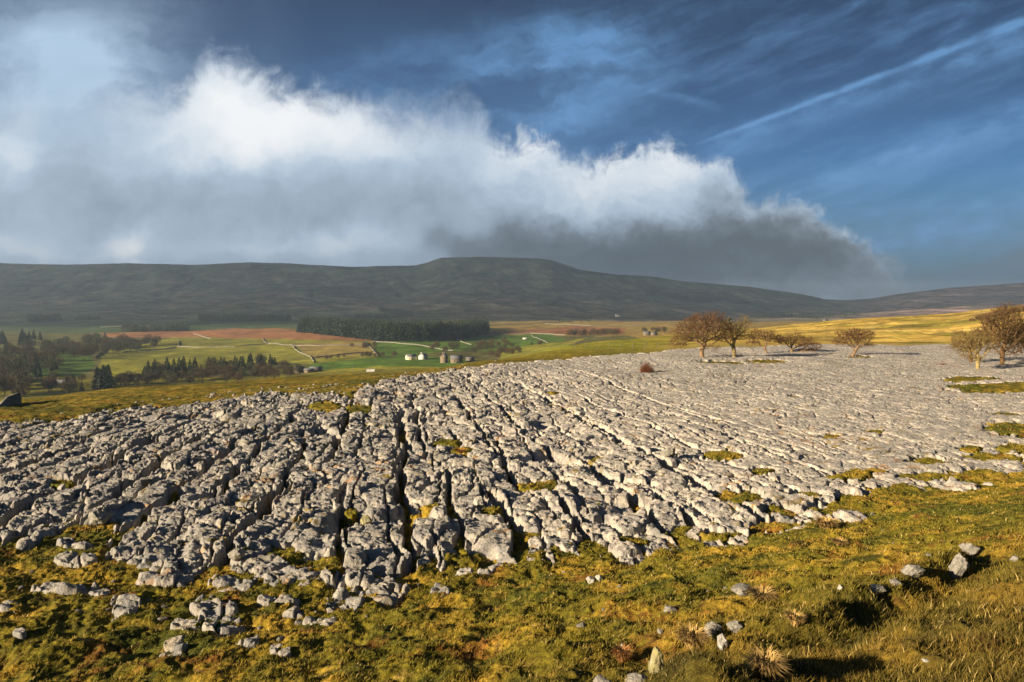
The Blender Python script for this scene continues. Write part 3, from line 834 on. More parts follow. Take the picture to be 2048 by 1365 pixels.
def bare_tree(name, label, cat, loc, lobes, trunk, rad, mats, n_att=900, seed=0, lean=(.12, .05, .02), step=.17, twigs=4, tl=.3, group=None, twr=.0135, k_s=1.0):
    """lobes: crown ellipsoids (cx,cy,cz,rx,ry,rz) local; trunk: list of local points"""
    rg = np.random.default_rng(seed)
    vol = np.array([l[3] * l[4] * l[5] for l in lobes]); pr = vol / vol.sum(); A = []
    for i, l in enumerate(lobes):
        n = max(8, int(n_att * pr[i])); q = rg.normal(0, 1, (n, 3)); q /= np.linalg.norm(q, axis=1, keepdims=True)
        q *= (rg.random((n, 1)) ** .42); q[:, 2] = np.where(q[:, 2] < 0, q[:, 2] * .75, q[:, 2])
        A.append(q * np.array(l[3:6]) + np.array(l[:3]))
    A = np.concatenate(A)
    A[:, 2] += .25 * perlin(A[:, 0] * 1.3, A[:, 1] * 1.3 + seed, seed)
    T = []
    for a, b in zip(trunk[:-1], trunk[1:]):
        a, b = np.array(a, float), np.array(b, float); n = max(1, int(np.linalg.norm(b - a) / step))
        for i in range(n): T.append(a + (b - a) * i / n + (rg.normal(0, .02, 3) if i else 0))
    T.append(np.array(trunk[-1], float))
    N, P = colonise(A, T, step, step * 1.25, 1.5, lean, seed=seed)
    cnt = np.zeros(len(N)); kids = np.zeros(len(N), int)
    for i in range(len(N) - 1, 0, -1):
        if P[i] >= 0: kids[P[i]] += 1
    r2 = np.full(len(N), 0.0)
    for i in range(len(N) - 1, -1, -1):
        if kids[i] == 0: r2[i] = twr ** 2.1
        if P[i] >= 0: r2[P[i]] += r2[i]
    R = np.maximum(r2, twr ** 2.1) ** (1 / 2.1)
    k = rad / R[0]; R = np.where(R > .03, .03 + (R - .03) * max(k * 1.0, .3) if k > 0 else R, R)
    R[:3] *= [1.5, 1.22, 1.08]
    big, small = [], []
    for i in range(1, len(N)):
        p = P[i]
        if p < 0: continue
        s_ = (*N[p], *N[i], min(R[p], R[i] * 1.6), R[i])
        (big if R[i] > .028 or i < len(T) else small).append(s_)
    # twigs at every thin node
    for i in range(len(T), len(N)):
        if R[i] > .03: continue
        for q in range(twigs):
            d = N[i] - N[P[i]]; d /= np.linalg.norm(d) + 1e-9
            d = d + rg.normal(0, .75, 3) + np.array([.15, .05, .25]); d /= np.linalg.norm(d)
            L = tl * rg.uniform(.5, 1.3); m1 = N[i] + d * L * .5; e = m1 + (d + rg.normal(0, .45, 3)) * L * .5
            small.append((*N[i], *m1, twr * .8, twr * .62)); small.append((*m1, *e, twr * .62, twr * .35))
    root = thing(name, label, cat, loc, 0.0, group); root.scale = (k_s * 1.16, k_s * 1.16, k_s * 1.14)
    if big:
        v, f = tubes(big, 7); np_mesh('trunk', v, f, mats[0], smooth=True, parent=root)
    v, f = tubes(small, 3); np_mesh('crown', v, f, mats[1], parent=root)
    return root

def hero(px, v, ymin=40): return ground_at(px, v, ymin) - Vector((0, 0, .22))
HT = []
p = hero(1402, 724)
HT.append(bare_tree('hawthorn_tree', 'tall dark brown hawthorn, leftmost tree of the row of four on the pavement', 'tree', p,
    [(.2,0,3.7,2.1,1.9,1.35), (1.3,.2,4.5,1.1,1.2,.75), (-1.7,0,3.0,1.2,1.2,1.1), (-2.2,0,2.0,1.0,1.1,.7), (1.9,0,2.6,1.0,1.0,.6), (0,0,2.6,1.4,1.5,.6), (1.0,0,1.5,1.0,.7,.35), (2.4,0,3.4,.7,.9,.8)],
    [(-.05,0,0), (.12,0,.7), (.05,0,1.3), (.35,.1,1.9)], .20, (m_bark, m_twig), 1700, 11, group='bare hawthorns on the limestone pavement'))
p = hero(1469, 722)
HT.append(bare_tree('hawthorn_tree', 'upright pale yellow lichened tree, second from left in the row of four hawthorns', 'tree', p,
    [(0,0,2.9,1.5,1.3,1.0), (-.9,0,3.7,.8,.8,1.0), (.9,0,3.9,.9,.9,.7), (-1.4,0,2.3,.8,.8,.5), (1.7,0,2.6,.8,.8,.6)],
    [(0,0,0), (0,0,.9), (-.1,0,1.4)], .21, (m_barky, m_twigy), 650, 12, lean=(0,0,.1), group='bare hawthorns on the limestone pavement'))
p = hero(1537, 716)
HT.append(bare_tree('hawthorn_tree', 'small slender brown tree leaning left, third in the row of four on the pavement', 'tree', p,
    [(-.6,0,2.7,1.5,1.2,.7), (-1.3,0,3.0,.7,.7,.5), (.6,0,2.3,1.3,1.0,.5), (-1.8,0,1.9,.8,.8,.4)],
    [(0,0,0), (-.15,0,.6), (-.45,0,1.3)], .11, (m_bark, m_twig), 800, 13, lean=(-.02,0,.05), group='bare hawthorns on the limestone pavement'))
p = hero(1583, 713)
HT.append(bare_tree('hawthorn_tree', 'low wide-spreading brown hawthorn blown to the right, last in the row of four', 'tree', p,
    [(-1.0,0,2.0,1.2,1.1,.6), (1.2,0,1.8,1.6,1.2,.7), (2.4,0,1.4,1.1,1.0,.5), (.5,0,2.6,1.0,.8,.4), (-1.7,0,2.4,.5,.6,.3), (2.0,0,.9,1.2,.8,.4)],
    [(0,0,0), (.05,0,.6), (0,0,1.15)], .17, (m_bark, m_twig), 900, 14, lean=(.16,0,.0), group='bare hawthorns on the limestone pavement'))
p = hero(1706, 713)
HT.append(bare_tree('hawthorn_tree', 'squat two-stemmed hawthorn standing alone on the pavement with a level crown', 'tree', p,
    [(0,0,2.4,2.0,1.7,.75), (1.2,0,2.5,1.2,1.2,.5), (-1.4,0,1.7,1.0,1.0,.5), (.9,0,1.4,1.4,1.0,.35)],
    [(-.1,0,0), (.15,0,.55), (.5,0,1.2)], .13, (m_bark, m_twig), 950, 15, lean=(.1,0,0)))
p = hero(1941, 736)
HT.append(bare_tree('hawthorn_tree', 'hawthorn with a dark trunk half hidden behind the yellow lichened tree near the right edge', 'tree', p,
    [(-.1,0,2.7,1.5,1.3,.9), (-1.1,0,2.1,.8,.9,.6), (.8,0,3.0,.9,.9,.7)], [(0,0,0), (.03,0,1.0), (0,0,1.5)], .15, (m_dark, m_dark), 600, 16))
p = hero(1954, 748)
HT.append(bare_tree('hawthorn_tree', 'yellow lichened tree with a pale trunk, in front of darker trees at far right', 'tree', p,
    [(0,0,2.5,1.5,1.4,.9), (-1.2,0,2.5,.9,.8,.9), (.9,0,2.7,.9,.9,.8), (-.5,0,1.5,1.0,.9,.4), (-.1,0,3.1,.9,.7,.5)],
    [(-.05,0,0), (.05,0,.7), (.12,0,1.2)], .15, (m_barky, m_twigy), 900, 17, lean=(0,0,.05)))
p = hero(2003, 742)
HT.append(bare_tree('hawthorn_tree', 'tallest dark red-brown hawthorn at the right edge, behind the yellow lichened tree', 'tree', p,
    [(.2,0,3.9,1.5,1.4,1.0), (.3,0,4.7,1.0,1.0,.7), (-.7,0,3.0,1.2,1.2,.8), (1.2,0,3.0,1.1,1.1,.9), (.6,0,1.8,1.1,1.0,.6), (-1.1,0,4.0,.7,.8,.6)],
    [(-.05,0,0), (.05,0,1.0), (.1,0,1.7)], .15, (m_dark, m_dark), 2200, 18, twigs=5, k_s=1.12))
p = hero(2056, 736)
HT.append(bare_tree('hawthorn_tree', 'yellow tinged hawthorn cut off by the right edge of the picture', 'tree', p,
    [(-.2,0,2.8,1.6,1.4,.9), (-1.2,0,2.2,1.0,1.0,.7), (.4,0,3.6,1.0,1.0,.6)], [(0,0,0), (0,0,1.4)], .14, (m_barky, m_twigy), 1100, 19, k_s=1.15))

def shrub(name, label, cat, loc, w, h, m_, seed, n=420, group=None, r_=.009):
    rg = np.random.default_rng(seed); S = []
    for i in range(n):
        a = rg.uniform(0, math.tau); t = rg.random() ** .5
        b0 = np.array([math.cos(a) * w * .16 * t, math.sin(a) * w * .16 * t, 0.])
        e = np.array([math.cos(a) * w * .5 * t * rg.uniform(.6, 1.1), math.sin(a) * w * .5 * t * rg.uniform(.6, 1.1), h * rg.uniform(.35, 1.05) * (1 - .35 * t * t)])
        mid = b0 + (e - b0) * .5 + rg.normal(0, .06 * w, 3); mid[2] = abs(mid[2])
        S.append((*b0, *mid, r_ * 1.4, r_)); S.append((*mid, *e, r_, r_ * .5))
        for k in range(2):
            S.append((*(mid + (e - mid) * .5), *(mid + (e - mid) * .5 + rg.normal(0, .10 * w, 3)), r_ * .7, r_ * .4))
    v, f = tubes(S, 3); v[:, 2] = np.maximum(v[:, 2], -.05)
    o = np_mesh(name, v, f, m_); o.location = loc
    return tag(o, label, cat, group)
shrub('shrub', 'dense red-brown bush alone on the pavement to the left of the row of four trees', 'shrub', hero(1293, 757), 1.5, 1.75, m_red, 31, 620)
shrub('shrub', 'twiggy red-brown bush, the taller left half of the pair near the right-hand trees', 'shrub', hero(1884, 742), 1.0, 1.25, m_red, 32, 160)
shrub('shrub', 'low spreading red-brown bush, the flat right half of the pair near the right-hand trees', 'shrub', hero(1905, 742), 1.7, .45, m_red, 33, 260)

m_scrub = mat('scrub_twigs', base=(.17, .105, .045), n1=[(.8, .6, 1.3, 3.0)])
# scrub on the knoll at the right horizon
for i, (a, b, w_, h_) in enumerate([(1958,629,5,2.2),(1978,625,6,2.6),(1998,622,7,3.2),(2020,617,7,3.4),(2042,613,8,3.8),(2064,611,8,4),(1945,632,3,1.4),(2085,610,9,4)]):
    q = ground_at(a, b + 11, 200)
    shrub('scrub_bush', 'rust-brown leafless scrub bush on the skyline knoll at the far right', 'shrub', q, w_ * .9, h_ * .8, m_scrub, 60 + i, 120, 'scrub bushes on the right-hand knoll', .05)

# ---------------------------------------------------------------- far trees
def slivers(P, D, L, W, rg):
    """thin triangles at P pointing along D"""
    a = np.cross(D, rg.normal(0, 1, D.shape)); a /= np.linalg.norm(a, axis=1, keepdims=True) + 1e-9
    v = np.stack([P - a * W[:, None], P + a * W[:, None], P + D * L[:, None]], 1).reshape(-1, 3)
    return v, np.arange(len(P) * 3).reshape(-1, 3)

def crown_bare(rg, n=420, h=1.0, w=.75, low=.25):
    q = rg.normal(0, 1, (n, 3)); q /= np.linalg.norm(q, axis=1, keepdims=True); q *= rg.random((n, 1)) ** .4
    P = np.stack([q[:, 0] * w * .5, q[:, 1] * w * .5, h * (low + (1 - low) * (q[:, 2] * .5 + .5))], 1)
    P += .05 * np.stack([perlin(P[:, 2] * 6, P[:, 0] * 6, 3), perlin(P[:, 0] * 6, P[:, 1] * 6, 4), perlin(P[:, 1] * 6, P[:, 0] * 5, 5)], 1)
    D = P - np.array([0, 0, h * low * .6]); D /= np.linalg.norm(D, axis=1, keepdims=True); D = D + rg.normal(0, .3, D.shape)
    return slivers(P, D, rg.uniform(.06, .14, n), rg.uniform(.007, .015, n), rg)
def crown_conifer(rg, n=260, w=.30, low=.04):
    t = rg.random(n) ** .8; z = low + (1 - low) * t; r_ = w * .5 * (1 - t) ** .85 + .008; a = rg.uniform(0, math.tau, n)
    k = rg.uniform(.25, .75, n)
    P = np.stack([np.cos(a) * r_ * k, np.sin(a) * r_ * k, z], 1)
    D = np.stack([np.cos(a), np.sin(a), rg.uniform(-.5, .25, n)], 1)
    v, f = slivers(P, D, r_ * .9 + .02, .018 + r_ * .22, rg)
    top = np.array([[0, 0, 1.02], [.01, 0, .9], [-.01, 0, .9]]); v = np.concatenate([v, top]); f = np.concatenate([f, [[len(v) - 3, len(v) - 2, len(v) - 1]]])
    return v, f

m_con = mat('spruce_needles', base=(.026, .040, .017), rough=.8, n1=[(.5, .6, 1.4, 3.0)])
m_con2 = mat('pine_needles', base=(.045, .058, .020), rough=.8, n1=[(.5, .6, 1.4, 3.0)])
m_fb = mat('winter_twigs', base=(.070, .052, .022), n1=[(.4, .6, 1.4, 3.0)])
m_fo = mat('mossy_twigs', base=(.062, .058, .022), n1=[(.4, .6, 1.4, 3.0)])
m_fr = mat('russet_twigs', base=(.085, .052, .022), n1=[(.4, .6, 1.4, 3.0)])
m_ft = mat('far_bark', base=(.09, .07, .05))
PROTO = {}
def far_tree(kind, var, loc, rz, h, name, label, cat='tree', group=None):
    k = (kind, var)
    if k not in PROTO:
        rg = np.random.default_rng(hash_(kind) + var)
        if kind == 'conifer':
            v, f = crown_conifer(rg, 340, rg.uniform(.32, .46)); mm = (m_con, m_con2)[var % 2]; tr = .012; th = .3
        else:
            v, f = crown_bare(rg, 1000, 1.0, rg.uniform(.7, 1.0), rg.uniform(.16, .3)); mm = (m_fb, m_fo, m_fr)[var % 3]; tr = .022; th = .62
        S = [(0, 0, -.05, 0, .01, .3, tr * 1.3, tr)]
        if kind == 'bare':
            S.append((0, .01, .3, .02, 0, th, tr, tr * .5))
            for q in range(7):
                a = rg.uniform(0, math.tau); S.append((0, .01, rg.uniform(.22, .4), math.cos(a) * .24, math.sin(a) * .24, rg.uniform(.5, .8), tr * .6, tr * .2))
        v2, f2 = tubes(S, 5)
        me = []
        for nm, vv, ff, m_ in (('crown', v, f, mm), ('trunk', v2, f2, m_ft)):
            o = np_mesh(nm, vv, ff, m_); me.append(o.data); bpy.data.objects.remove(o)
        PROTO[k] = me
    h = h * (1.1 if kind == 'conifer' else .98); root = thing(name, label, cat, loc, rz, group); root.scale = (h, h, h)
    for nm, me in zip(('crown', 'trunk'), PROTO[k]):
        o = bpy.data.objects.new(nm, me); link(o, root)
    return root
def hash_(s_): return sum(ord(c) * (i + 3) for i, c in enumerate(s_))

def copse(n, poly, kinds, hs, name, label, group, ymin=300, ymax=2500, cat='tree', seed=0):
    """n separate trees standing inside a polygon of the dale"""
    rg = np.random.default_rng(seed); pts = []
    xs = [q[0] for q in poly]; ys = [q[1] for q in poly]; best = []
    while len(pts) < n:
        c = (rg.uniform(min(xs), max(xs)), rg.uniform(min(ys), max(ys)))
        if inpoly(np.array([c[0]]), np.array([c[1]]), poly)[0]:
            if all(abs(c[0] - q[0]) + abs(c[1] - q[1]) * 2.0 > 3 for q in pts) or rg.random() < .05: pts.append(c)
    X_, Y_, Z_ = ground_at_many([q[0] for q in pts], [q[1] for q in pts], ymin, ymax)
    for a, b, c in zip(X_, Y_, Z_):
        k = kinds[rg.integers(len(kinds))]
        nm, lb, gr_ = name, label, group
        if k == 'conifer' and label.startswith('bare'): nm, lb, gr_ = 'conifer_tree', 'dark conifer among bare trees ' + label.split(' tree ', 1)[1], 'conifers among the ' + group
        if k == 'bare' and ('conifer' in label or 'spruce' in label): nm, lb, gr_ = 'woodland_tree', 'small bare tree between the pointed conifers of the row below the green field', 'bare trees among the conifers of the row'
        far_tree(k, int(rg.integers(4 if k == 'conifer' else 6)), (a, b, c), rg.uniform(0, 6.28), rg.uniform(*hs), nm, lb, cat, gr_)

B, K = 'bare', 'conifer'
copse(120, [(-60,705),(20,700),(120,690),(150,706),(130,735),(60,770),(50,800),(-60,800)], [B, B, B, B, K], (9, 13), 'woodland_tree', 'bare olive-brown tree in the thick wood at the left edge of the dale', 'trees of the wood at the left edge')
copse(16, [(-40,686),(60,676),(95,682),(60,692),(-40,698)], [K], (11, 15), 'spruce_tree', 'dark spruce behind the bare wood at the left edge', 'dark spruces behind the left wood', ymin=600)
copse(50, [(130,700),(165,690),(240,688),(320,690),(310,702),(240,712),(150,724)], [B], (10, 14), 'woodland_tree', 'bare brown tree on the mound between the left wood and the green field', 'trees on the mound left of the green field')
copse(8, [(90,690),(150,682),(220,680),(230,688),(120,697)], [B, K], (8, 12), 'woodland_tree', 'tree at the back of the mound below the bracken slope', 'trees behind the mound', ymin=600)
copse(9, [(182,790),(222,786),(222,772),(185,775)], [K], (11, 15), 'spruce_tree', 'black-green spruce in the tight clump below the green field', 'spruces in the tight dark clump')
copse(14, [(60,800),(180,790),(175,765),(90,770)], [B, B, K], (6, 9), 'woodland_tree', 'bare tree beside the cottage in the lower left of the dale', 'trees round the lower left cottage')
copse(44, [(285,765),(560,738),(560,728),(300,742)], [K, K, K, B], (7, 12.5), 'larch_tree', 'small pointed conifer in the row along the foot of the green field', 'conifers in the row below the green field')
copse(52, [(225,782),(590,762),(600,742),(420,752),(230,768)], [B], (6.5, 10), 'woodland_tree', 'bare russet-brown tree in front of the row of conifers', 'bare trees in front of the conifer row')
copse(24, [(845,712),(1000,712),(1035,700),(1020,690),(900,694),(845,700)], [B], (7, 11), 'farm_tree', 'bare brown tree in the grove behind the farm buildings', 'trees in the grove behind the farm')
copse(12, [(960,726),(1040,712),(1045,700),(985,712)], [B], (5, 8), 'farm_tree', 'bare tree on the slope to the right of the farm', 'trees right of the farm')
copse(13, [(640,724),(800,716),(800,711),(645,717)], [B], (4, 7), 'hedge_tree', 'small bare tree along the lane to the left of the white barn', 'small trees along the lane')
copse(8, [(680,702),(760,700),(750,694),(690,697)], [B], (5, 8), 'hedge_tree', 'small bare tree in the field corner above the white barn', 'trees in the field corner')
copse(22, [(1138,676),(1240,673),(1240,670),(1140,672)], [B], (9, 12), 'larch_tree', 'russet leafless larch in the small stand beyond the green knoll', 'russet larches in the small stand', ymin=600)
copse(9, [(1280,668),(1340,668),(1340,664),(1285,664)], [B], (6, 9), 'farm_tree', 'bare tree by the distant cottages beyond the yellow moor', 'trees by the distant cottages', ymin=600)
copse(5, [(1060,702),(1095,690),(1085,686),(1050,696)], [B], (4, 6), 'hedge_tree', 'thorn tree beside the gully left of the green knoll', 'thorns by the gully', ymin=300)
far_tree(B, 0, ground_at(405, 769.5, 300), 1.0, 13, 'solitary_tree', 'lone spreading bare tree on the brow at the foot of the conifer row', 'tree')

# masses of wood seen from afar
def wood(name, label, pxs, vs, depth, h, kind, m_, n, seed, ymin=600):
    """one far-off wood: n crowns merged, standing from the front line (pxs,vs) back over depth metres"""
    rg = np.random.default_rng(seed); px = rg.uniform(pxs[0], pxs[-1], n)
    fr = rg.random(n) < .25
    X_, Y_, Z_ = ground_at_many(px, np.interp(px, pxs, vs), ymin)
    dep = np.where(fr, rg.uniform(0, 4, n), rg.uniform(0, 1, n) * depth)
    Yn = Y_ + dep; Xn = X_ * Yn / Y_; Zn = ground_z(Xn, Yn)
    prot = [crown_conifer(rg, 90, .34) if kind == K else crown_bare(rg, 90, 1.0, .8, .1) for _ in range(4)]
    VV, FF, off = [], [], 0
    for i in range(n):
        v, f = prot[i % 4]; a = rg.uniform(0, 6.28); c, s_ = math.cos(a), math.sin(a); hh = h * rg.uniform(.82, 1.1)
        q = np.stack([v[:, 0] * c - v[:, 1] * s_, v[:, 0] * s_ + v[:, 1] * c, v[:, 2]], 1) * hh + np.array([Xn[i], Yn[i], Zn[i]])
        VV.append(q); FF.append(f + off); off += len(v)
    o = np_mesh(name, np.concatenate(VV), np.concatenate(FF), m_)
    return tag(o, label, 'wood', kind='stuff')
wood('conifer_plantation', 'long block of tall dark green spruces beyond the white barn', [598,640,700,760,850,930,976], [665,669,676,683,684,677,667], 170, 25, K, m_con, 1500, 71)
wood('distant_wood', 'dark strip of wood under the fell, left of the spruce block', [398,440,582], [643,645,642], 120, 17, K, m_con, 420, 72, 900)
wood('distant_wood', 'rounded dark copse under the fell at the far left', [57,90,122], [645,645,643], 90, 19, K, m_con, 130, 73, 900)
wood('distant_wood', 'small dark copse right of the rounded one under the fell', [152,200], [641,641], 60, 13, K, m_con2, 60, 74, 900)
wood('distant_wood', 'low line of dark trees just above the bracken on the left', [245,320,378], [665,664,662], 60, 15, K, m_con2, 160, 75, 900)
wood('distant_wood', 'thin dark wood on the fell foot behind the spruce block', [706,760,800], [638,638,636], 60, 13, K, m_con, 110, 76, 1500)
wood('distant_wood', 'slanting dark wood on the fell side behind the spruce block', [757,800,828], [622,632,634], 60, 15, K, m_con, 90, 77, 1500)
wood('distant_wood', 'grey leafless trees across the dale left of the row of four hawthorns', [1150,1250,1340], [637,638,637], 80, 11, B, m_fo, 150, 78, 1500)
wood('distant_wood', 'faint dark wood at the head of the dale', [1560,1640,1720], [634,636,633], 60, 13, K, m_con, 110, 79, 1500)
wood('distant_wood', 'grey wood line at the foot of the fell left of centre', [205,300,392], [640,642,641], 40, 10, B, m_fb, 70, 80, 1200)
wood('distant_wood', 'short dark hedge line on the yellow flats beyond the spruce block', [1110,1180], [644,644], 20, 6, K, m_con2, 50, 81, 1200)

# ---------------------------------------------------------------- dry stone walls
m_wall = mat('drystone', base=(.22, .20, .16), n1=[(.8, .6, 1.3, 5.0), (4., .7, 1.25, 3.0)], bump=[(3., .3)])
def wall(pts, label, h=1.1, t=.5, ymin=300, group='dry stone walls of the dale', name='dry_stone_wall'):
    P = [ground_at(a, b, ymin) for a, b in pts]; xs, ys = [P[0].x], [P[0].y]
    for a, b in zip(P[:-1], P[1:]):
        n = max(2, int((b - a).length / max(2.0, (b - a).length / 60)))
        for i in range(1, n + 1): xs.append(a.x + (b.x - a.x) * i / n); ys.append(a.y + (b.y - a.y) * i / n)
    x, y = np.array(xs), np.array(ys); x = x + .8 * perlin(x / 25, y / 25, 9) ; z = ground_z(x, y)
    tx, ty = np.gradient(x), np.gradient(y); L = np.hypot(tx, ty); nx, ny = -ty / L, tx / L
    if isinstance(h, tuple): h = np.linspace(h[0], h[1], len(x))
    hh = h * (1 + .16 * rng.normal(0, 1, len(x)).clip(-1.5, 1.2)) * np.where(rng.random(len(x)) < .06, .55, 1)
    V_ = []
    for o_, zz in ((-.5, -.6), (-.30, 1), (.30, 1), (.5, -.6)):
        V_.append(np.stack([x + nx * t * o_, y + ny * t * o_, z + (hh if zz == 1 else zz)], 1))
    n = len(x); V_ = np.concatenate(V_); i = np.arange(n - 1); F_ = []
    for k in range(3): F_.append(np.stack([k * n + i, k * n + i + 1, (k + 1) * n + i + 1, (k + 1) * n + i], 1))
    F_.append(np.array([[0, n, 2 * n, 3 * n], [n - 1, 4 * n - 1, 3 * n - 1, 2 * n - 1]]))
    return tag(np_mesh(name, V_, np.concatenate(F_), m_wall), label, 'wall', group, 'thing')
W = [([(358,683),(356,694)], 'short stretch of stone wall between two yellow-green fields on the left'),
 ([(355,694),(400,696),(470,694),(535,689)], 'stone wall across the middle of the big green field'),
 ([(386,668),(405,674),(422,678)], 'stone wall running up into the bracken'),
 ([(525,678),(533,688),(563,690)], 'kinked stone wall at the lower edge of the bracken'),
 ([(584,689),(590,700),(606,709),(622,716),(628,727)], 'winding pale stone wall dropping through the fields left of the barn'),
 ([(730,685),(742,697),(756,713)], 'pale stone wall running down from the bracken to the lane'),
 ([(630,716),(690,709),(750,704)], 'dark stone wall along the lower side of the yellow pasture'),
 ([(912,680),(930,687),(942,691)], 'short pale stone wall below the right end of the spruce block'),
 ([(1062,671),(1085,682),(1096,686)], 'pale stone wall crossing the green fields left of the yellow knoll'),
 ([(560,690),(640,692),(735,690)], 'stone wall under the lower edge of the bracken'),
 ([(745,684),(830,690),(905,702)], 'stone wall below the spruce block towards the farm'),
 ([(245,706),(300,702),(352,696)], 'stone wall at the left end of the big green field'),
 ([(190,718),(202,706),(215,700)], 'curved stone wall at the left corner of the green field'),
 ([(985,668),(1060,667),(1130,671)], 'stone wall between the bracken strip and the green fields'),
 ([(980,652),(1060,648),(1180,641)], 'thin stone wall on the yellow flats beyond the spruce block'),
 ([(1090,648),(1180,652),(1300,650)], 'thin stone wall crossing the tawny flats beyond the russet larches'),
 ([(20,627),(100,624),(180,622),(300,632),(400,633)], 'stone wall along the foot of the fell on the left'),
 ([(200,655),(300,652),(400,650)], 'stone wall between shaded fields at far left')]
for pts, lab in W: wall(pts, lab, group=None)
wall([(0,601),(100,597),(230,592),(330,589),(345,589)], 'long wall line contouring the fell side on the left', 1.8, 1.2, 1850, None)
wall([(345,590),(480,578),(640,570),(700,569)], 'long wall line rising across the fell side', 1.8, 1.2, 1850, None)
wall([(590,600),(690,612),(760,622)], 'wall line dropping down the fell side above the spruce block', 1.8, 1.2, 1850, None)
# fence along the top of the knoll
fr_ = thing('wire_fence', 'thin post and wire fence along the track on the yellow-green knoll', 'fence', (0, 0, 0))
m_wood = mat('weathered_post', base=(.12, .10, .075))
fp = [ground_at(a, b, 100) for a, b in [(1150,697),(1172,697),(1195,698),(1218,698),(1242,698),(1266,698),(1290,699),(1315,699),(1340,699)]]
for q in fp:
    v, f = tubes([(q.x, q.y, q.z - .2, q.x, q.y, q.z + 1.1, .05, .04)], 5); np_mesh('post', v, f, m_wood, parent=fr_)
for hgt in (.5, 1.0):
    v, f = tubes([(a.x, a.y, a.z + hgt, b.x, b.y, b.z + hgt, .012, .012) for a, b in zip(fp[:-1], fp[1:])], 3); np_mesh('wire', v, f, m_wood, parent=fr_)

# ---------------------------------------------------------------- buildings
m_white = mat('whitewash', base=(.58, .55, .48), n1=[(.6, .85, 1.05, 3.0)])
m_stone = mat('farm_stone', base=(.20, .155, .105), n1=[(.8, .7, 1.2, 4.0)])
m_slate = mat('slate', base=(.14, .14, .15), n1=[(.8, .8, 1.2, 3.0)])
m_glass = mat('window_glass', base=(.03, .035, .04), rough=.2, spec=.5)
m_door = mat('painted_door', base=(.10, .07, .05))
def boxv(x0, x1, y0, y1, z0, z1):
    v = np.array([(x, y, z) for x in (x0, x1) for y in (y0, y1) for z in (z0, z1)], float)
    return v, np.array([(0,1,3,2),(4,6,7,5),(0,4,5,1),(2,3,7,6),(0,2,6,4),(1,5,7,3)])
def house(px, v, L, Wd, h, rh, rz, wm, rm, label, name='farmhouse', cat='house', chim=0, wins=3, doors=1, ymin=300, floors=1):
    q = ground_at(px, v, ymin); r_ = thing(name, label, cat, q, rz)
    l, w_ = L / 2, Wd / 2
    V_ = np.array([(-l,-w_,-1),(l,-w_,-1),(l,w_,-1),(-l,w_,-1),(-l,-w_,h),(l,-w_,h),(l,w_,h),(-l,w_,h)], float)
    np_mesh('wall', V_, np.array([(0,1,5,4),(1,2,6,5),(2,3,7,6),(3,0,4,7)]), wm, parent=r_)
    for s_ in (-1, 1):
        np_mesh('gable', np.array([(s_*l,-w_,h),(s_*l,w_,h),(s_*l,0,h+rh),(s_*(l-.05),0,h+rh)]), np.array([(0,1,2,3)]), wm, parent=r_)
    e = .35; rf = np.array([(-l-e,-w_-e,h-rh*e/w_),(l+e,-w_-e,h-rh*e/w_),(l+e,0,h+rh),(-l-e,0,h+rh),(-l-e,w_+e,h-rh*e/w_),(l+e,w_+e,h-rh*e/w_)], float)
    rf2 = rf + np.array([0, 0, .22])
    rr = np_mesh('roof', np.concatenate([rf, rf2]), np.array([(0,1,2,3),(3,2,5,4),(6,9,8,7),(9,10,11,8),(0,6,7,1),(4,5,11,10),(0,3,9,6),(3,4,10,9),(1,7,8,2),(2,8,11,5)]), rm, parent=r_)
    for c in range(chim):
        cx_ = (-l + .6) if c == 0 else (l - .6)
        v_, f_ = boxv(cx_-.5, cx_+.5, -.45, .45, h + rh * .5, h + rh + 1.3); np_mesh('chimney', v_, f_, wm, parent=rr)
    for fl in range(floors):
        for k in range(wins):
            x0 = -l + L * (k + .7) / (wins + .4); z0 = .9 + fl * 2.6
            if z0 + 1.2 > h: continue
            v_, f_ = boxv(x0-.5, x0+.5, -w_-.03, -w_+.1, z0, z0 + 1.15); np_mesh('window', v_, f_, m_glass, parent=r_)
    for k in range(doors):
        x0 = -l + L * (.5 + .2 * k); v_, f_ = boxv(x0-.6, x0+.6, -w_-.04, -w_+.1, -.1, 2.1); np_mesh('door', v_, f_, m_door, parent=r_)
    return r_
house(822, 719.5, 9.5, 6, 3.1, 1.8, .55, mat('cream_render', base=(.72,.62,.40)), m_slate, 'long low cream and white barn catching the sun below the spruce block', 'white_barn', 'barn', 0, 3, 1)
house(846, 719, 7.5, 6, 3.4, 2.2, 1.2, m_white, m_slate, 'bright white gabled cottage joined to the right of the cream barn', 'cottage', 'house', 1, 2, 1)
house(888, 726, 5, 5, 5.4, 2.6, 1.25, m_stone, m_slate, 'tall narrow stone farmhouse with chimneys right of the white cottage', 'farmhouse', 'house', 2, 2, 1, floors=2)
house(913, 726, 10, 6, 3.8, 2.4, .2, m_stone, m_slate, 'big brown stone barn beside the tall farmhouse', 'stone_barn', 'barn', 0, 2, 1)
house(940, 723, 7, 4, 2.4, 1.0, .2, m_stone, m_slate, 'low grey outbuilding right of the stone barn', 'outbuilding', 'shed', 0, 1, 1)
house(598, 746, 8, 5, 2.8, 1.7, 1.0, m_stone, m_slate, 'small grey stone cottage at the right end of the tree row', 'cottage', 'house', 1, 2, 1)
house(632, 743, 9, 5, 2.2, 1.2, .1, m_stone, m_slate, 'low stone building in the hollow between cottage and tunnel', 'outbuilding', 'shed', 0, 2, 1)
house(618, 745, 7, 4, 1.8, .9, .1, m_stone, m_slate, 'low slate-roofed shed beside the small grey cottage', 'shed', 'shed', 0, 1, 1)
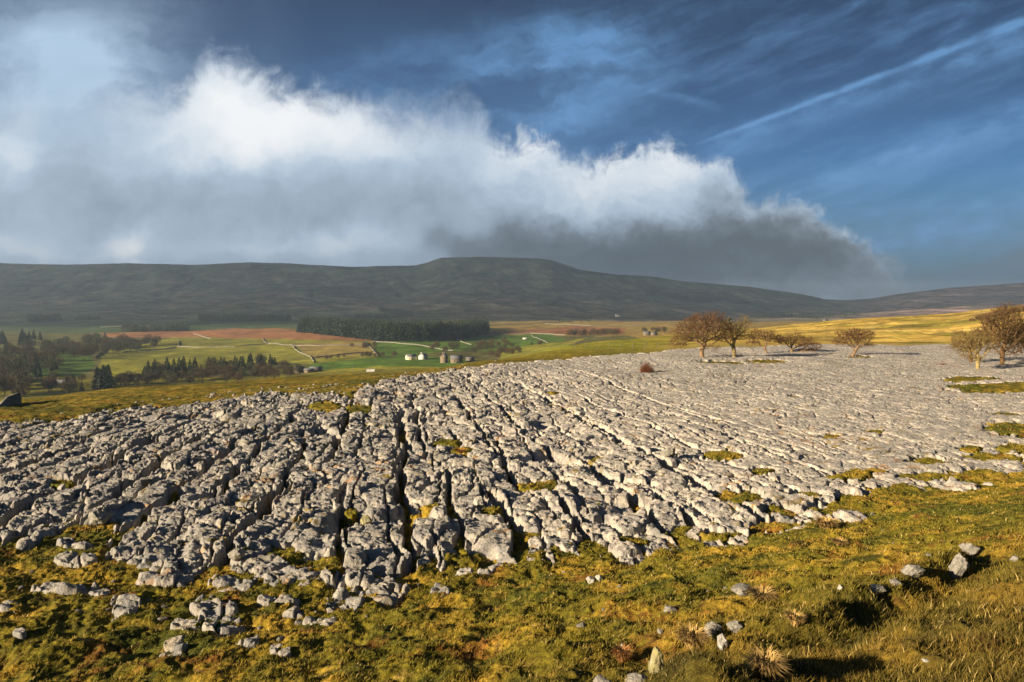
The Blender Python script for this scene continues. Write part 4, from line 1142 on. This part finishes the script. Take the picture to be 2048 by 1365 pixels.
house(130, 774, 9, 5.5, 3.0, 2.0, .5, m_stone, m_slate, 'stone cottage among bare trees in the lower left of the dale', 'cottage', 'house', 2, 2, 1)
house(1238, 634, 22, 10, 6, 3, .2, m_white, m_slate, 'far white farmhouse under the fell beyond the flats', 'farmhouse', 'house', 2, 3, 1, 1200)
house(1294, 671, 9, 5, 3, 1.5, .1, m_stone, m_slate, 'larger left-hand distant cottage at the edge of the yellow moor', 'cottage', 'house', 1, 2, 1, 600)
house(1308, 671, 7, 5, 2.2, 1.3, .3, m_stone, m_slate, 'smaller right-hand distant cottage at the edge of the yellow moor', 'cottage', 'house', 1, 2, 1, 600)
house(1650, 643, 9, 6, 3, 1.5, .1, m_stone, m_slate, 'distant barn at the head of the dale', 'barn', 'barn', 0, 1, 1, 600)
# white tunnel tent by the lane
q = ground_at(741, 744, 300); S_ = thing('polytunnel', 'small rounded white tunnel tent on the grass beside the lane', 'tunnel', q, .2)
a = np.linspace(0, math.pi, 11); V_ = np.concatenate([np.stack([np.full(11, x0), np.cos(a) * 2.2, np.sin(a) * 1.9 - .05], 1) for x0 in (-3, -1, 1, 3)])
F_ = [(r_*11+i, r_*11+i+1, r_*11+12+i, r_*11+11+i) for r_ in range(3) for i in range(10)]
np_mesh('cover', V_, np.array(F_), m_white, smooth=True, parent=S_)
for x0, k in ((-2.98, 0), (2.98, 33)):
    np_mesh('end_panel', np.concatenate([V_[k:k+11]]) , np.array([(0, i, i + 1, i + 1) for i in range(1, 10)])[:, :3], m_white, parent=S_)
# white trailer in the field
q = ground_at(1051, 680.5, 600); S_ = thing('trailer', 'tiny white trailer standing in the green field', 'trailer', q, .1)
v_, f_ = boxv(-4, 4, -1.2, 1.2, .8, 3.2); np_mesh('body', v_, f_, m_white, parent=S_)
for x0 in (-2, 2):
    for y0 in (-1.25, 1.0):
        v_, f_ = tubes([(x0, y0, .5, x0, y0 + .25, .5, .5, .5)], 10); np_mesh('wheel', v_, f_, m_door, parent=S_)
# poles
for a, b, hh, lab in [(198,787,9,'thin pole beside the tight clump of dark spruces'),(706,747,8,'thin wooden pole by the lane left of the white tunnel'),(529,736,8,'thin pole at the right end of the conifer row'),
                      (1190,676,9,'thin pole behind the yellow knoll'),(1106,676,9,'thin pole standing left of the russet larches')]:
    q = ground_at(a, b, 600 if a > 1000 else 200); v, f = tubes([(q.x, q.y, q.z - .5, q.x, q.y, q.z + hh, .16, .11), (q.x - .8, q.y, q.z + hh - .7, q.x + .8, q.y, q.z + hh - .7, .07, .07)], 6)
    tag(np_mesh('utility_pole', v, f, m_wood), lab, 'pole')

# ---------------------------------------------------------------- loose stones
import bmesh
def ico(sub):
    bm = bmesh.new(); bmesh.ops.create_icosphere(bm, subdivisions=sub, radius=1.0)
    v = np.array([x.co[:] for x in bm.verts]); f = np.array([[w_.index for w_ in x.verts] for x in bm.faces]); bm.free(); return v, f
ICO4, ICO3 = ico(5), ico(3)
def p3(P, s_, seed): return (perlin(P[:, 0] * s_ + 5.3, P[:, 1] * s_ + P[:, 2] * s_ * .7, seed) + perlin(P[:, 2] * s_, P[:, 0] * s_ * .6 - P[:, 1] * s_, seed + 1)) * .5
def stone_mesh(seed, hi=True, block=.5):
    v, f = ICO4 if hi else ICO3; rg = np.random.default_rng(seed); P = v.copy()
    # cut with random planes to give facets
    for k in range(18):
        n = rg.normal(0, 1, 3); n /= np.linalg.norm(n); d = rg.uniform(.52, .85); t = P @ n - d
        P = P - np.maximum(t, 0)[:, None] * n * (.55 * block + .43)
    r_ = 1 + .20 * p3(P, 1.4, seed) + .13 * p3(P, 3.7, seed + 3) + (.05 * p3(P, 9, seed + 6) + .025 * p3(P, 20, seed + 9) if hi else 0)
    return P * r_[:, None], f
def boulder(px, v, w, h, label, seed, ymin=3.0, ymax=80, m_=None, rz=0, rx=0, deep=.9, name='boulder', block=.6, onpav=False, group=None):
    q = ground_at(px, v, ymin, ymax)
    if onpav:
        w *= .85; h *= .7
        Y = np.linspace(10, 60, 1500); x = (px - CX) / F * Y; z = np.maximum(pav_z(x, Y), ground_z(x, Y)); k = np.argmax(HV + F * (EYE - z) / Y <= v); q = Vector((x[k], Y[k], z[k]))
    s_ = q.y / F; P, f = stone_mesh(seed, True, block)
    P = P * np.array([w * s_ / 2, w * s_ / 2 * deep, h * s_ / 1.7]); 
    c, sn = math.cos(rx), math.sin(rx); P = np.stack([P[:, 0] * c + P[:, 2] * sn, P[:, 1], -P[:, 0] * sn + P[:, 2] * c], 1)
    P[:, 2] += h * s_ * .26
    o = np_mesh(name, P, f, m_ or m_rock2, smooth=True); o.location = q; o.rotation_euler = (0, 0, rz)
    return tag(o, label, 'stone', group)
m_pale = mat('pale_stone', base=(.43, .395, .335), n1=[(5., .7, 1.1, 5.0), (40., .8, 1.1, 3.0)], tint=[((.3, .27, .22), 9., .55, .68, .6)], bump=[(18., .02), (70., .006)])
m_moss = mat('mossy_stone', base=(.30, .26, .12), n1=[(5., .6, 1.2, 5.0)], tint=[((.40, .37, .30), 8., .5, .6, .6)], bump=[(18., .03)])
boulder(1444, 1300, 28, 50, 'upright white-faced stone at the lower edge of the turf bank', 201, m_=m_pale, block=.9)
boulder(1425, 1268, 40, 28, 'grey knobbly stone leaning behind the upright white one', 202)
boulder(1470, 1262, 34, 24, 'grey stone behind and right of the upright white one', 203)
boulder(1485, 1190, 52, 26, 'grey stone sunk in yellow grass above the upright white one', 204)
boulder(1182, 1166, 20, 17, 'left one of two small white stones side by side on the turf', 205, m_=m_pale)
boulder(1198, 1162, 18, 16, 'right one of two small white stones side by side on the turf', 206, m_=m_pale)
boulder(1275, 1372, 56, 30, 'brown lichened stone cut off by the lower edge, the right one of two', 207, ymin=2.5)
boulder(1205, 1376, 48, 28, 'brown lichened stone cut off by the lower edge, the left one of two', 208, ymin=2.5)
boulder(1312, 1345, 34, 58, 'dark mossy stump-like stone above the lower edge', 209, ymin=2.5, m_=m_moss)
boulder(1912, 1158, 40, 58, 'large pale tilted stone at the upper end of the shaded trench', 210, rx=.35, block=.8)
boulder(1940, 1110, 40, 26, 'flat pale stone just behind the large tilted one', 215)
boulder(1822, 1152, 52, 26, 'flat broken stone at the middle of the shaded trench', 211)
boulder(1790, 1170, 26, 14, 'small stone left of the flat broken one in the trench', 212)
boulder(1752, 1185, 36, 16, 'low pale stone near the left end of the trench', 213)
boulder(1680, 1182, 12, 12, 'tiny white stone in the grass left of the trench', 214, m_=m_pale)
boulder(1338, 1222, 32, 12, 'flat grey stone flush with the turf below the two small white ones', 216)
boulder(1320, 1270, 12, 12, 'tiny pale stone in the turf left of the upright white one', 217)
boulder(1245, 1300, 9, 16, 'small upright pale stone near the lower edge', 218, m_=m_pale)
boulder(1850, 1328, 14, 8, 'tiny pale stone on the dark near bank', 219, m_=m_pale)
boulder(2030, 1125, 20, 12, 'pale stone at the right edge above the near bank', 220)
boulder(732, 1045, 34, 26, 'yellow-green mossy boulder resting on the grey clints', 221, m_=m_moss, onpav=True)
boulder(673, 1022, 22, 20, 'small pale rounded boulder left of the mossy one on the clints', 222, m_=m_pale, onpav=True)
boulder(473, 1118, 44, 36, 'smooth round grey boulder at the near end of a clint', 223, onpav=True, block=.2)
boulder(198, 1045, 62, 46, 'pointed grey boulder standing in the gap on the left of the pavement', 224, onpav=True, block=1.0)
boulder(956, 1012, 34, 30, 'pale slab leaning across a wide grike', 225, m_=m_pale, onpav=True, rx=.5, block=1.0)
boulder(980, 985, 34, 22, 'dark grey block wedged in the grike behind the pale slab', 226, onpav=True)
boulder(1338, 912, 44, 32, 'tilted square block perched beside the long diagonal grike', 227, onpav=True, rx=-.4, block=1.0)
boulder(2026, 905, 18, 10, 'small loose block at the right edge of the pavement', 228, onpav=True)
# the wall end at the left
wall([(4,815),(22,811),(42,808)], 'broken end of a grey stone wall leaning up on the turf brow at far left', (.12, .8), .4, 30, None)
# scattered small stones share a few meshes
SM = []
for k in range(5):
    P, f = stone_mesh(300 + k, False, .6); o = np_mesh('field_stone', P * np.array([.5, .42, .34]), f, m_rock2, smooth=True); SM.append(o.data); bpy.data.objects.remove(o)
def scatter(n, poly, sz, label, group, seed, ymin=3, ymax=90, name='field_stone'):
    rg = np.random.default_rng(seed); c = []; xs = [q[0] for q in poly]; ys = [q[1] for q in poly]
    while len(c) < n:
        a = (rg.uniform(min(xs), max(xs)), rg.uniform(min(ys), max(ys)))
        if inpoly(np.array([a[0]]), np.array([a[1]]), poly)[0]: c.append(a)
    X_, Y_, Z_ = ground_at_many([q[0] for q in c], [q[1] for q in c], ymin, ymax)
    for a, b, z in zip(X_, Y_, Z_):
        s_ = rg.uniform(*sz) * (.6 + rg.random() ** 3); o = bpy.data.objects.new(name, SM[rg.integers(5)]); link(o)
        o.location = (a, b, z - s_ * .02); o.scale = (s_, s_ * rg.uniform(.7, 1.2), s_ * rg.uniform(.6, 1.0)); o.rotation_euler = (rg.uniform(-.3, .3), rg.uniform(-.3, .3), rg.uniform(0, 6.3))
        tag(o, label, 'stone', group)
scatter(70, [(0,845),(130,828),(300,800),(480,780),(700,765),(760,762),(700,790),(520,782),(420,797),(240,808),(0,850)], (.22, .42), 'small pale stone on the turf brow behind the left side of the pavement', 'stones on the turf behind the pavement', 1)
scatter(26, [(760,760),(900,740),(1000,729),(990,722),(860,738),(740,755)], (.2, .36), 'small pale stone on the grass lip at the top of the pavement', 'stones on the far lip of the pavement', 2)
scatter(20, [(20,1200),(350,1270),(520,1290),(760,1260),(720,1210),(500,1240),(300,1180),(60,1110),(0,1120)], (.09, .2), 'small grey stone half sunk in the mossy turf at the lower left', 'stones in the lower left turf', 3)
scatter(16, [(860,1150),(1400,1130),(1700,1080),(1900,1020),(1990,1080),(1700,1170),(1500,1240),(1150,1270)], (.06, .13), 'small pale stone in the yellow turf in front of the pavement', 'stones in the middle turf', 4)
scatter(10, [(1740,650),(1900,640),(1960,650),(1900,672),(1700,684),(1450,690),(1500,683)], (.35, .7), 'pale stone on the yellow terrace beyond the pavement', 'stones on the yellow terrace', 5, 100, 400)

# ---------------------------------------------------------------- grass
m_grass = mat('grass_blades', attr='col', rough=.8, spec=.15)
def blades(name, x, y, z, h, w, lean, col, rg, m_=None, parent=None):
    n = len(x); a = rg.uniform(0, math.tau, n); wx_, wy_ = np.cos(a) * w, np.sin(a) * w
    b = rg.uniform(0, math.tau, n); lx, ly = np.cos(b) * lean * h + .25 * h, np.sin(b) * lean * h + .1 * h
    p0 = np.stack([x - wx_, y - wy_, z], 1); p1 = np.stack([x + wx_, y + wy_, z], 1)
    mx = np.stack([x + lx * .4 + wx_ * .7, y + ly * .4 + wy_ * .7, z + h * .6], 1); mn = np.stack([x + lx * .4 - wx_ * .7, y + ly * .4 - wy_ * .7, z + h * .6], 1)
    t = np.stack([x + lx, y + ly, z + h], 1)
    V_ = np.stack([p0, p1, mx, mn, t], 1).reshape(-1, 3); k = (np.arange(n) * 5)[:, None]
    F_ = np.concatenate([np.concatenate([k, k + 1, k + 2], 1), np.concatenate([k, k + 2, k + 3], 1), np.concatenate([k + 3, k + 2, k + 4], 1)])
    c = np.repeat(col, 5, 0)
    return np_mesh(name, V_, F_, m_ or m_grass, c, parent=parent)
n = int(420000 / LOD)
az_ = rng.uniform(math.atan((-120 - CX) / F), math.atan((2170 - CX) / F), n); yy = 3.0 * (34 / 3.0) ** (rng.random(n) ** .85)
xx = np.tan(az_) * yy
g_ = ground_z(xx, yy); pz = pav_z(xx, yy); ok = (pz < g_ + .02)
dens = sst(fbm(xx / .35, yy / .35, 3, 81), -.55, .25); ok &= rng.random(n) < (.25 + .75 * dens)
xx, yy, g_, dens = xx[ok], yy[ok], g_[ok], dens[ok]
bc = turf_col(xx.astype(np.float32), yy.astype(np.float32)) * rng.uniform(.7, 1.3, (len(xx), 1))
bc = np.where(rng.random((len(xx), 1)) < .05, np.array([[.40, .29, .10]]), bc)
near_r = sst(xx * .5 - yy * .2 + 1, 0, 2)
hh = (.025 + .045 * dens * rng.random(len(xx)) + .05 * near_r * rng.random(len(xx)) * sst(-(SN[0] * xx + SN[1] * yy), -6.5, -4.5))
ww = .0028 * np.maximum(yy / 5.0, .8) * rng.uniform(.6, 1.3, len(xx))
tag(blades('grass', xx, yy, g_ - .01, hh, ww, .6, bc, rng), 'short yellow-green and rust turf grass covering the bank in front of the pavement', 'grass', kind='stuff')

def tussock(px, v, wpx, hpx, label, seed, n=420, ymin=3.0, col=(.46, .30, .10)):
    q = ground_at(px, v, ymin, 60); s_ = q.y / F; rg = np.random.default_rng(seed); S = wpx * s_ * .5; H = hpx * s_
    a = rg.uniform(0, math.tau, n); r_ = rg.random(n) ** .5 * S * .35
    x, y = np.cos(a) * r_, np.sin(a) * r_; hh = H * rg.uniform(.5, 1.1, n); out = S * rg.uniform(.4, 1.1, n)
    w_ = .004 * q.y / 6; nx, ny = -np.sin(a) * w_, np.cos(a) * w_; z0 = np.zeros(n) - .03
    c1 = np.stack([x, y, z0], 1); c2 = np.stack([x + np.cos(a) * out * .45, y + np.sin(a) * out * .45, hh * .8], 1); c3 = np.stack([x + np.cos(a) * out, y + np.sin(a) * out, hh * rg.uniform(.5, 1.0, n)], 1)
    N_ = np.stack([nx, ny, np.zeros(n)], 1)
    V_ = np.stack([c1 - N_, c1 + N_, c2 + N_, c2 - N_, c3], 1).reshape(-1, 3); k = (np.arange(n) * 5)[:, None]
    F_ = np.concatenate([np.concatenate([k, k + 1, k + 2], 1), np.concatenate([k, k + 2, k + 3], 1), np.concatenate([k + 3, k + 2, k + 4], 1)])
    c = np.repeat(np.array([col]) * rg.uniform(.6, 1.3, (n, 1)), 5, 0)
    o = np_mesh('grass_tussock', V_, F_, m_grass, c); o.location = q
    return tag(o, label, 'grass tuft')
tussock(1385, 1292, 66, 36, 'golden grass tussock left of the upright white stone', 401)
tussock(1530, 1352, 84, 46, 'large straw-coloured tussock right of the upright white stone near the lower edge', 402)
tussock(1525, 1205, 56, 26, 'golden tussock beside the sunken grey stone', 403)
tussock(1652, 1058, 46, 22, 'pale straw tussock alone on the turf right of the pavement edge', 404)
tussock(1680, 1092, 30, 14, 'small straw tussock just below the lone pale one', 405)
tussock(1245, 1325, 40, 30, 'rusty tussock at the lower edge above the two cut-off stones', 406, col=(.36, .17, .05))
tussock(1120, 1080, 30, 10, 'small golden tuft at the near ends of the clints', 407, 260)
tussock(1590, 1250, 40, 24, 'tawny tussock at the left end of the shaded trench', 408, 260)
tussock(920, 905, 26, 7, 'rust-orange tuft in the hollow among the clints', 409, 220, 15, (.40, .19, .04))

# ---------------------------------------------------------------- unseen cloud, shaped and placed to shade the fell
def cloud_mat():
    m_ = mat('cloud_white', base=(.85, .85, .86)); nt = m_.node_tree
    tr = nt.nodes.new('ShaderNodeBsdfTransparent'); mx = nt.nodes.new('ShaderNodeMixShader'); mx.inputs[0].default_value = .46
    nt.links.new(nt.nodes['Principled BSDF'].outputs[0], mx.inputs[1]); nt.links.new(tr.outputs[0], mx.inputs[2])
    nt.links.new(mx.outputs[0], nt.nodes['Material Output'].inputs['Surface']); return m_
def shade_cloud():
    H = 4200.0; sh = np.array([SD.x, SD.y]) * (H / SD.z)
    n, m_ = 110, 80
    A, Bb = np.meshgrid(np.linspace(0, 1, n), np.linspace(0, 1, m_))
    near = lambda a: np.interp(a, [0, .3, .55, .7, .8, .9, 1], [1330, 1380, 1560, 1800, 2300, 2700, 2600])
    u = -1.7 + (.95 + 1.7) * A
    y0 = near(A) * (1 + .05 * fbm(u * 6, u * 0 + 2.0, 3, 501)); y1 = 7500.0
    Yg = y0 + (y1 - y0) * Bb
    xg = u * Yg + 120 * fbm(u * 3, Yg / 700, 3, 502) * (A > .98)
    edge = np.minimum(np.minimum(A, 1 - A) * 12, np.minimum(Bb, 1 - Bb) * 14).clip(0, 1) ** .5
    top = H + 60 + 520 * edge * (.7 + .5 * fbm(xg / 900, Yg / 900, 4, 503)); bot = H - 40 * edge * (1 + fbm(xg / 500, Yg / 500, 3, 504))
    top = np.where(edge <= 0, bot + 1, top)
    idx = np.arange(n * m_).reshape(m_, n); f = np.stack([idx[:-1, :-1], idx[:-1, 1:], idx[1:, 1:], idx[1:, :-1]], -1).reshape(-1, 4)
    V1 = np.stack([xg + sh[0], Yg + sh[1], top], -1).reshape(-1, 3); V2 = np.stack([xg + sh[0], Yg + sh[1], bot], -1).reshape(-1, 3)
    rim = np.concatenate([idx[0], idx[1:, -1], idx[-1, -2::-1], idx[-2:0:-1, 0]]); r2 = np.roll(rim, -1)
    N = n * m_; side = np.stack([rim, r2, r2 + N, rim + N], 1)
    o = np_mesh('cloud', np.concatenate([V1, V2]), np.concatenate([f, f[:, ::-1] + N, side]), cloud_mat(), smooth=True)
    tag(o, kind='structure')
shade_cloud()

# air
def haze():
    v, f = boxv(-9000, 9000, -300, 9200, -75, 400)
    m_ = bpy.data.materials.new('haze'); m_.use_nodes = True; nt = m_.node_tree; nt.nodes.clear()
    out = nt.nodes.new('ShaderNodeOutputMaterial'); pv = nt.nodes.new('ShaderNodeVolumePrincipled')
    pv.inputs['Color'].default_value = (.62, .80, 1.0, 1); pv.inputs['Density'].default_value = HAZE; pv.inputs['Anisotropy'].default_value = .2
    nt.links.new(pv.outputs[0], out.inputs['Volume'])
    o = np_mesh('haze', v, f, m_); tag(o, 'thin blue-grey air over the dale', 'haze', kind='stuff')
HAZE = 0.00010
haze()
